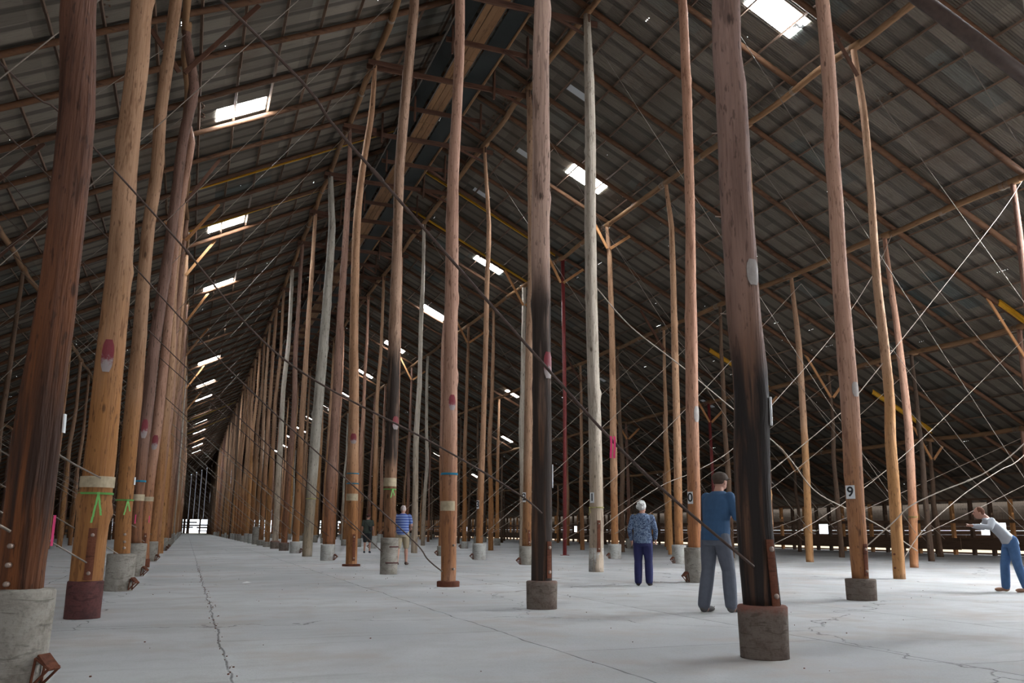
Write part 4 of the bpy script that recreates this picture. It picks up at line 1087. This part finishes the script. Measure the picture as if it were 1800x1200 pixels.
for (y, ra, rb, k) in cables:
    rnd = random.Random(k * 13 + int(ROWX[ra] * 10)); xa, xb = ROWX[ra], ROWX[rb]
    cc[(ra, rb)] = cc.get((ra, rb), 0) + 1
    yo = 0.19 if int(abs(xa)) % 2 else -0.19
    if (ra, rb) == ('L2', 'R1'): yo = -0.17
    if (ra, rb, k) in cab_pts:
        pts = [Vector((x, y + (yo if (ra, rb) == ('L2', 'R1') else -0.0), z)) for x, z in cab_pts[(ra, rb, k)]]
        pts = catm([tuple(p) for p in pts], 6)
    else:
        sag = rnd.choice((0.02, 0.1, 0.25, 0.5)) if ra[0] == 'R' and ra != 'R1' else rnd.choice((0.0, 0.02, 0.08, 0.25))
        za, zb = zplate(xa) - rnd.uniform(0.15, 0.5), rnd.uniform(0.6, 1.05)
        pts = [(lerp(xa, xb, t / 14), y + yo, lerp(za, zb, t / 14) - sag * 4 * (t / 14) * (1 - t / 14) * (0.5 + t / 14)) for t in range(15)]
    pale = ra in ('R4', 'R5', 'R6')
    r = 0.0125 if (ra, rb) == ('L2', 'R1') else (0.0105 if pale else 0.009)
    if y > 60: r = 0.011
    mat = 'cable_dark' if (ra, rb) == ('L2', 'R1') and k < 6 else ('cable_pale' if pale else 'cable')
    word = {'cable_dark': 'dark rusty', 'cable_pale': 'pale slack', 'cable': 'thin grey'}[mat]
    cable(pts, r, mat, f'{word} cable from {RS[ra]} pole head down to {RS[rb]} foot, {nth(cc[(ra, rb)])} along', f'brace cables from the {ROWWORD[ra]}', fitting=y < 40, sides=8 if y < 20 else 5)
yk = Y0 + BAY * 3
cable(catm([(10.05, yk, 7.75), (10.18, yk, 7.61), (11.22, yk, 6.6), (12.82, yk, 5.58), (14.47, yk, 4.45), (16.06, yk, 3.37), (17.07, yk, 2.25), (18.2, yk, 1.73), (19.07, yk, 1.38), (19.82, yk, 1.02), (20.85, yk + 0.1, 0.5)], 5), 0.017, 'cable_pale', 'kinked white slack wire rope sagging past the pole numbered 9', sides=8)
cable([(4.66, 6.2, 7.65), (7.3, 6.22, 6.52), (9.95, 6.2, 5.3)], 0.085, 'cable_dark', 'thick dark brown pipe brace crossing the top right corner', sides=16)
cable([(-1.05, Y0 + 0.3, 1.62), (-0.2, Y0 + 2.0, 1.62), (-1.1, Y0 + 5.1, 1.66)][:1] + [(-1.03, Y0 + 2.7, 1.60), (-1.0, Y0 + 5.0, 1.60)], 0.008, 'cable', 'thin grey wire stretched low between the first poles left of the aisle')
# torn pink streamers tied to the first thick cable
pr = tag(empty('pink_ribbon', (3.13, Y0 - 0.19, 1.76)), 'two bright pink ribbons hanging from the thick dark cable near the pale pole', 'ribbon')
for q in (-0.012, 0.018):
    V, F = [], []
    for i in range(6):
        for e in (-0.009, 0.009): V.append((q + e + 0.004 * math.sin(i), 0.0, -0.035 * i)); V.append((q + e + 0.004 * math.sin(i), 0.002, -0.035 * i))
    for i in range(5):
        o = i * 4; F += [(o, o + 2, o + 6, o + 4), (o + 1, o + 5, o + 7, o + 3)]
    link('streamer', mesh('streamer', V, F), M['pink_tape'], pr, smooth=False)
for (x, y, z, l, lab) in ((-0.83, Y0 + 0.2, 1.1, 0.2, 'pink ribbon hanging beside the rough red-brown pole at the left edge'), (-0.83, Y0 + 9.9, 1.25, 0.15, 'small pink ribbon low beside the second amber pole'), (-0.8, Y0 + 14.9, 1.3, 0.15, 'small pink ribbon low beside the purple-brown pole on the left')):
    o = box('pink_ribbon', (x, y, z - l / 2), (0.015, 0.006, l), M['pink_tape']); tag(o, lab, 'ribbon')
V, F = [], []; random.seed(11)
for i in range(420):
    x, y = random.uniform(-3, 16), random.uniform(4.5, 26); s = random.uniform(0.003, 0.011)
    if random.random() < 0.35: x = 0.38 + random.gauss(0, 0.03)
    box_data((x, y, s * 0.4), (s * 1.4, s, s * 0.8), Matrix.Rotation(random.uniform(0, 3), 3, 'Z'), V, F)
tag(link('floor_grit', mesh('grit', V, F), M['rust'], smooth=False), 'grit and wood crumbs scattered thinly over the concrete floor', 'grit', kind='stuff')
o = link('paper_scrap', mesh('paper', [(0, 0, 0.004), (0.13, 0.02, 0.012), (0.16, 0.11, 0.004), (0.05, 0.13, 0.016), (-0.03, 0.07, 0.004), (0.06, 0.06, 0.03)], [(0, 1, 5), (1, 2, 5), (2, 3, 5), (3, 4, 5), (4, 0, 5)]), M['paper'], smooth=False, loc=(1.12, 17.9, 0))
tag(o, 'small crumpled white paper scrap lying on the aisle floor', 'litter')

# ================================================================== people
def ell(c, r, V, F, rot=None, nu=16, nv=10):
    off = len(V); m = rot or Matrix.Identity(3)
    V.append(tuple(Vector(c) + m @ Vector((0, 0, -r[2]))))
    for i in range(1, nv):
        p = -PI / 2 + PI * i / nv
        for j in range(nu):
            t = 2 * PI * j / nu
            V.append(tuple(Vector(c) + m @ Vector((r[0] * math.cos(p) * math.cos(t), r[1] * math.cos(p) * math.sin(t), r[2] * math.sin(p)))))
    V.append(tuple(Vector(c) + m @ Vector((0, 0, r[2]))))
    e = len(V) - 1
    for j in range(nu):
        k = (j + 1) % nu
        F.append((off, off + 1 + k, off + 1 + j)); F.append((e, e - nu + j, e - nu + k))
        for i in range(nv - 2):
            a = off + 1 + i * nu; F.append((a + j, a + k, a + nu + k, a + nu + j))
def limb(a, b, ra, rb, V, F, sq=1.0):
    a, b = Vector(a), Vector(b); n = 6
    tube_data([a.lerp(b, i / n) for i in range(n + 1)], [lerp(ra, rb, i / n) * (1 + 0.06 * math.sin(PI * i / n)) for i in range(n + 1)], 14, 0, 0, True, V, F)
    ell(a, (ra, ra, ra), V, F); ell(b, (rb, rb, rb), V, F)
def torso(levels, V, F, n=22):
    off = len(V)
    for (x, y, z, rx, ry) in levels:
        for j in range(n):
            t = 2 * PI * j / n; V.append((x + rx * math.cos(t), y + ry * math.sin(t), z))
    for i in range(len(levels) - 1):
        for j in range(n):
            k = (j + 1) % n; a = off + i * n; F.append((a + j, a + k, a + n + k, a + n + j))
    F.append(tuple(off + j for j in reversed(range(n)))); F.append(tuple(off + (len(levels) - 1) * n + j for j in range(n)))
def blend(name, V, F, mat, parent, voxel, sm=6):
    o = link(name, mesh(name, V, F), mat, parent)
    m = o.modifiers.new('remesh', 'REMESH'); m.mode = 'VOXEL'; m.voxel_size = voxel; m.use_smooth_shade = True
    s = o.modifiers.new('smooth', 'SMOOTH'); s.iterations = sm; s.factor = 0.5
    return o
skin = plain('skin', (0.50, 0.27, 0.20), 0.55, var=0.1)
def hairmat(n, c): return plain(n, c, 0.8, var=0.35)
def person(loc, rz, H, label, shirt, pants, hair, shoes, short=False, sleeve='long', fat=1.0, lean=0.0, arms=None, stride=0.1, hat=None, voxel=0.011, bag=False, head_turn=0.0, hairstyle='short'):
    s = H / 1.70
    root = empty('person', loc, rz); tag(root, label, 'person')
    def T(x, y, z):   # lean the upper body forward about the hips
        if z > 0.92:
            d = z - 0.92; y, z = y + d * math.sin(lean), 0.92 + d * math.cos(lean)
        return (x * s, y * s, z * s)
    def rT(lv): 
        out = []
        for (x, y, z, rx, ry) in lv:
            p = T(x, y, z); out.append((p[0], p[1], p[2], rx * s * fat, ry * s * fat))
        return out
    hipx = 0.095
    L = {}
    for sd in (-1, 1):
        fy = stride * sd
        L[sd] = [(sd * hipx, 0, 0.92), (sd * (hipx + 0.01), 0.03 + fy * 0.55, 0.50), (sd * (hipx + 0.015), -0.01 + fy, 0.09)]
    A = arms or {}
    AR = {}
    for sd in (-1, 1):
        AR[sd] = A.get(sd) or [(sd * 0.185, 0, 1.40), (sd * 0.245, -0.03, 1.13), (sd * 0.26, 0.06, 0.89)]
    # body: one continuous surface
    V, F = [], []
    torso(rT([(0, 0, 0.86, 0.14, 0.10), (0, 0, 0.96, 0.15, 0.105), (0, 0.0, 1.10, 0.135, 0.095), (0, 0, 1.25, 0.155, 0.105), (0, 0, 1.36, 0.165, 0.10), (0, -0.005, 1.43, 0.12, 0.075), (0, 0, 1.47, 0.06, 0.06)]), V, F)
    limb(T(0, 0.0, 1.42), T(0, 0.012, 1.53), 0.058 * s, 0.054 * s, V, F)
    hr = Matrix.Rotation(head_turn, 3, 'Z')
    hc = Vector(T(0, 0.022, 1.60)); 
    ell(hc, (0.075 * s, 0.092 * s, 0.112 * s), V, F); ell(hc + hr @ Vector((0, 0.03 * s, -0.05 * s)), (0.052 * s, 0.062 * s, 0.058 * s), V, F)
    ell(hc + hr @ Vector((0, 0.098 * s, -0.015 * s)), (0.013 * s, 0.020 * s, 0.022 * s), V, F)
    for sd in (-1, 1): ell(hc + hr @ Vector((sd * 0.076 * s, 0.0, -0.012 * s)), (0.011 * s, 0.018 * s, 0.03 * s), V, F)
    ell(hc + hr @ Vector((0, 0.085 * s, -0.06 * s)), (0.026 * s, 0.012 * s, 0.008 * s), V, F)
    for sd in (-1, 1):
        a, b, c = L[sd]
        limb(T(*a), T(*b), 0.082 * s * fat, 0.053 * s, V, F); limb(T(*b), T(*c), 0.054 * s, 0.034 * s, V, F)
        ell(T(b[0], b[1] - 0.025, b[2] - 0.12), (0.05 * s, 0.052 * s, 0.11 * s), V, F)
        limb(T(c[0], c[1], 0.05), T(c[0] + sd * 0.02, c[1] + 0.15, 0.03), 0.034 * s, 0.028 * s, V, F)
        a, b, c = AR[sd]
        limb(T(*a), T(*b), 0.050 * s, 0.038 * s, V, F); limb(T(*b), T(*c), 0.038 * s, 0.026 * s, V, F)
        w = Vector(T(*c)); d = (w - Vector(T(*b))).normalized(); side = Vector((0, 1, 0)) if abs(d.y) < 0.7 else Vector((1, 0, 0))
        side = (side - d * side.dot(d)).normalized(); nrm = d.cross(side)
        palm = w + d * 0.05 * s; ell(palm, (0.028 * s, 0.028 * s, 0.028 * s), V, F); ell(w + d * 0.075 * s, (0.024 * s, 0.03 * s, 0.026 * s), V, F)
        for fi, (o_, ln) in enumerate(((-0.03, 0.055), (-0.01, 0.066), (0.01, 0.062), (0.03, 0.048))):
            p0 = w + d * 0.085 * s + side * o_ * s; p1 = p0 + d * ln * 0.5 * s + nrm * 0.006 * s * sd; p2 = p1 + d * ln * 0.45 * s + nrm * 0.018 * s * sd
            limb(p0, p1, 0.0095 * s, 0.009 * s, V, F); limb(p1, p2, 0.009 * s, 0.0075 * s, V, F)
        t0 = w + d * 0.035 * s + side * 0.026 * s; limb(t0, t0 + (d * 0.6 + side * 0.8).normalized() * 0.05 * s, 0.011 * s, 0.009 * s, V, F)
    blend('body', V, F, skin, root, voxel * 0.72, 2)
    # shirt
    V, F = [], []
    torso(rT([(0, 0, 0.86, 0.172, 0.132), (0, 0, 0.96, 0.178, 0.138), (0, 0, 1.10, 0.165, 0.128), (0, 0, 1.25, 0.178, 0.128), (0, 0, 1.36, 0.185, 0.118), (0, -0.005, 1.435, 0.135, 0.088), (0, 0, 1.475, 0.074, 0.07)]), V, F)
    for sd in (-1, 1):
        a, b, c = AR[sd]; ell(T(*a), (0.066 * s, 0.064 * s, 0.064 * s), V, F)
        if sleeve == 'long': limb(T(*a), T(*b), 0.064 * s, 0.052 * s, V, F); c2 = tuple(lerp(b[i], c[i], 0.92) for i in range(3)); limb(T(*b), T(*c2), 0.052 * s, 0.040 * s, V, F)
        else: b2 = tuple(lerp(a[i], b[i], 0.7) for i in range(3)); limb(T(*a), T(*b2), 0.066 * s, 0.06 * s, V, F)
    blend('shirt', V, F, shirt, root, voxel, 4)
    # trousers or shorts
    V, F = [], []
    torso(rT([(0, 0, 0.80, 0.160, 0.118), (0, 0, 0.88, 0.168, 0.125), (0, 0, 1.0, 0.155, 0.115)]), V, F)
    for sd in (-1, 1):
        a, b, c = L[sd]
        if short: b2 = tuple(lerp(a[i], b[i], 0.93) for i in range(3)); limb(T(*a), T(*b2), 0.098 * s * fat, 0.086 * s, V, F)
        else: limb(T(*a), T(*b), 0.096 * s * fat, 0.074 * s * fat, V, F); c2 = (c[0], c[1], 0.10); limb(T(*b), T(*c2), 0.074 * s * fat, 0.068 * s * fat, V, F)
    blend('shorts' if short else 'trousers', V, F, pants, root, voxel, 4)
    for sd in (-1, 1):
        c = L[sd][2]; V, F = [], []
        ell(T(c[0], c[1] + 0.0, 0.055), (0.045 * s, 0.065 * s, 0.052 * s), V, F); ell(T(c[0] + sd * 0.012, c[1] + 0.11, 0.038), (0.048 * s, 0.085 * s, 0.036 * s), V, F)
        V = [(x, y, max(z, 0.002)) for x, y, z in V]
        blend('shoe', V, F, shoes, root, voxel * 0.8, 2)
    # hair and eyes
    V, F = [], []
    if hairstyle == 'curly':
        ell(hc + hr @ Vector((0, -0.018 * s, 0.022 * s)), (0.098 * s, 0.105 * s, 0.108 * s), V, F)
        rnd = random.Random(3)
        for i in range(60):
            t = rnd.uniform(0, 2 * PI); p = rnd.uniform(-0.5, 1.4); q = Vector((math.cos(t) * math.cos(p) * 0.095, math.sin(t) * math.cos(p) * 0.1, math.sin(p) * 0.105))
            if q.y > 0.055 and q.z < 0.06: continue
            ell(hc + hr @ (q * s + Vector((0, -0.018 * s, 0.022 * s))), (0.022 * s,) * 3, V, F, None, 8, 6)
    elif hairstyle == 'short':
        ell(hc + hr @ Vector((0, -0.016 * s, 0.022 * s)), (0.082 * s, 0.088 * s, 0.098 * s), V, F)
    if V: blend('hair', V, F, hair, root, voxel * 0.9, 1 if hairstyle == 'curly' else 3)
    if hat:
        V, F = [], []; ell(hc + Vector((0, -0.005, 0.05 * s)), (0.096 * s, 0.108 * s, 0.075 * s), V, F); ell(hc + hr @ Vector((0, 0.09 * s, 0.035 * s)), (0.075 * s, 0.085 * s, 0.012 * s), V, F)
        blend('cap', V, F, hat, root, voxel * 0.8, 2)
    if bag:
        V, F = [], []; ell(T(0.15, -0.16, 1.05), (0.085 * s, 0.06 * s, 0.11 * s), V, F); blend('shoulder_bag', V, F, M['black'], root, voxel, 2)
        V, F = tube_data([T(-0.15, -0.10, 1.42), T(0.0, -0.145, 1.25), T(0.15, -0.15, 1.1)], 0.014, 6); link('bag_strap', mesh('bag_strap', V, F), M['black'], root)
    for sd in (-1, 1):
        V, F = [], []; ell(hc + hr @ Vector((sd * 0.03 * s, 0.086 * s, 0.008 * s)), (0.011 * s, 0.008 * s, 0.007 * s), V, F, None, 8, 6); link('eye', mesh('eye', V, F), M['black'], root)
    return root
def blouse_mat():
    t = NT('blue_grey_patterned_blouse')
    a = t.noise(24.0, t.coord((1.0, 1.0, 1.8)), 3, 0.6, 1.6)
    return t.set(t.ramp(a, [(0.40, (0.018, 0.028, 0.075)), (0.49, (0.07, 0.12, 0.22)), (0.56, (0.30, 0.38, 0.50)), (0.66, (0.07, 0.10, 0.19))]), 0.85)
def stripe_mat():
    t = NT('blue_striped_shirt'); co = t.n('ShaderNodeTexCoord'); sp = t.n('ShaderNodeSeparateXYZ'); t.l(co.outputs['Object'], sp.inputs[0])
    f = t.math('FRACT', t.math('MULTIPLY', sp.outputs[2], 13.0))
    return t.set(t.mix(t.mrange(f, 0.45, 0.6), (0.05, 0.085, 0.30), (0.22, 0.30, 0.52)), 0.85)
navy = plain('navy_trousers', (0.018, 0.020, 0.085), 0.85, var=0.2)
black_cloth = plain('black_cloth', (0.014, 0.015, 0.018), 0.9)
person((8.33, 15.15, 0), R(-34), 1.58, 'elderly person with short white curly hair, blue patterned blouse and navy trousers, standing', blouse_mat(), navy, hairmat('white_hair', (0.80, 0.80, 0.78)), plain('dark_shoe', (0.03, 0.022, 0.02), 0.6), fat=1.13, stride=0.03, voxel=0.009, hairstyle='curly', head_turn=R(-35),
       arms={-1: [(-0.19, 0, 1.39), (-0.27, -0.02, 1.13), (-0.25, 0.12, 0.93)], 1: [(0.19, 0, 1.39), (0.27, -0.02, 1.13), (0.25, 0.14, 0.95)]})
person((6.12, 26.0, 0), R(-24), 1.74, 'person in a blue striped shirt and khaki shorts, walking away beside a pole', stripe_mat(), plain('khaki_shorts', (0.36, 0.30, 0.21), 0.9, var=0.15), hairmat('grey_hair', (0.50, 0.42, 0.40)), plain('brown_shoe', (0.07, 0.04, 0.03), 0.7), short=True, sleeve='short', fat=1.1, stride=0.12, voxel=0.012,
       arms={-1: [(-0.19, 0, 1.4), (-0.25, 0.02, 1.14), (-0.18, 0.22, 1.06)], 1: [(0.19, 0, 1.4), (0.26, 0.02, 1.14), (0.2, 0.22, 1.06)]})
person((7.75, 39.8, 0), R(-18), 1.72, 'person in dark green shirt, black shorts and dark red cap, carrying a shoulder bag', plain('dark_green_shirt', (0.045, 0.055, 0.045), 0.9, var=0.2), black_cloth, hairmat('dark_hair', (0.05, 0.03, 0.02)), plain('dark_shoe', (0.04, 0.045, 0.06), 0.7), short=True, sleeve='short', fat=1.15, stride=0.05, hat=plain('dark_red_cap', (0.08, 0.025, 0.02), 0.8), bag=True, voxel=0.014)
person((6.55, 9.95, 0), R(-75), 1.80, 'person in a navy blue top, dark trousers and cap, passing behind the charred pole', plain('navy_blue_top', (0.035, 0.085, 0.17), 0.9, var=0.2), plain('dark_slate_trousers', (0.10, 0.11, 0.14), 0.9, var=0.2), hairmat('brown_hair', (0.07, 0.04, 0.025)), plain('grey_boot', (0.10, 0.095, 0.095), 0.8), fat=1.12, lean=R(10), stride=0.12, hat=plain('dark_brown_cap', (0.06, 0.04, 0.03), 0.8), voxel=0.009,
       arms={-1: [(-0.19, 0, 1.4), (-0.24, 0.08, 1.15), (-0.14, 0.3, 1.16)], 1: [(0.19, 0, 1.4), (0.25, 0.08, 1.15), (0.12, 0.3, 1.16)]})
person((14.05, 11.85, 0), R(55), 1.66, 'person in a white top and blue jeans bending forward at the right edge', plain('white_top', (0.72, 0.76, 0.84), 0.9, var=0.08), plain('blue_jeans', (0.075, 0.16, 0.33), 0.9, var=0.25), hairmat('auburn_hair', (0.16, 0.06, 0.03)), plain('tan_shoe', (0.42, 0.24, 0.16), 0.7), fat=1.08, lean=R(42), stride=0.14, voxel=0.010,
       arms={-1: [(-0.19, 0, 1.4), (-0.26, 0.16, 1.24), (-0.08, 0.36, 1.28)], 1: [(0.19, 0, 1.4), (0.26, 0.16, 1.24), (0.06, 0.36, 1.28)]})
person((29.0, 84.5, 0), R(30), 1.7, 'distant person in a bright blue shirt standing among the far poles', plain('bright_blue_shirt', (0.03, 0.09, 0.42), 0.9), navy, hairmat('dark_hair', (0.05, 0.03, 0.02)), black_cloth, voxel=0.02)
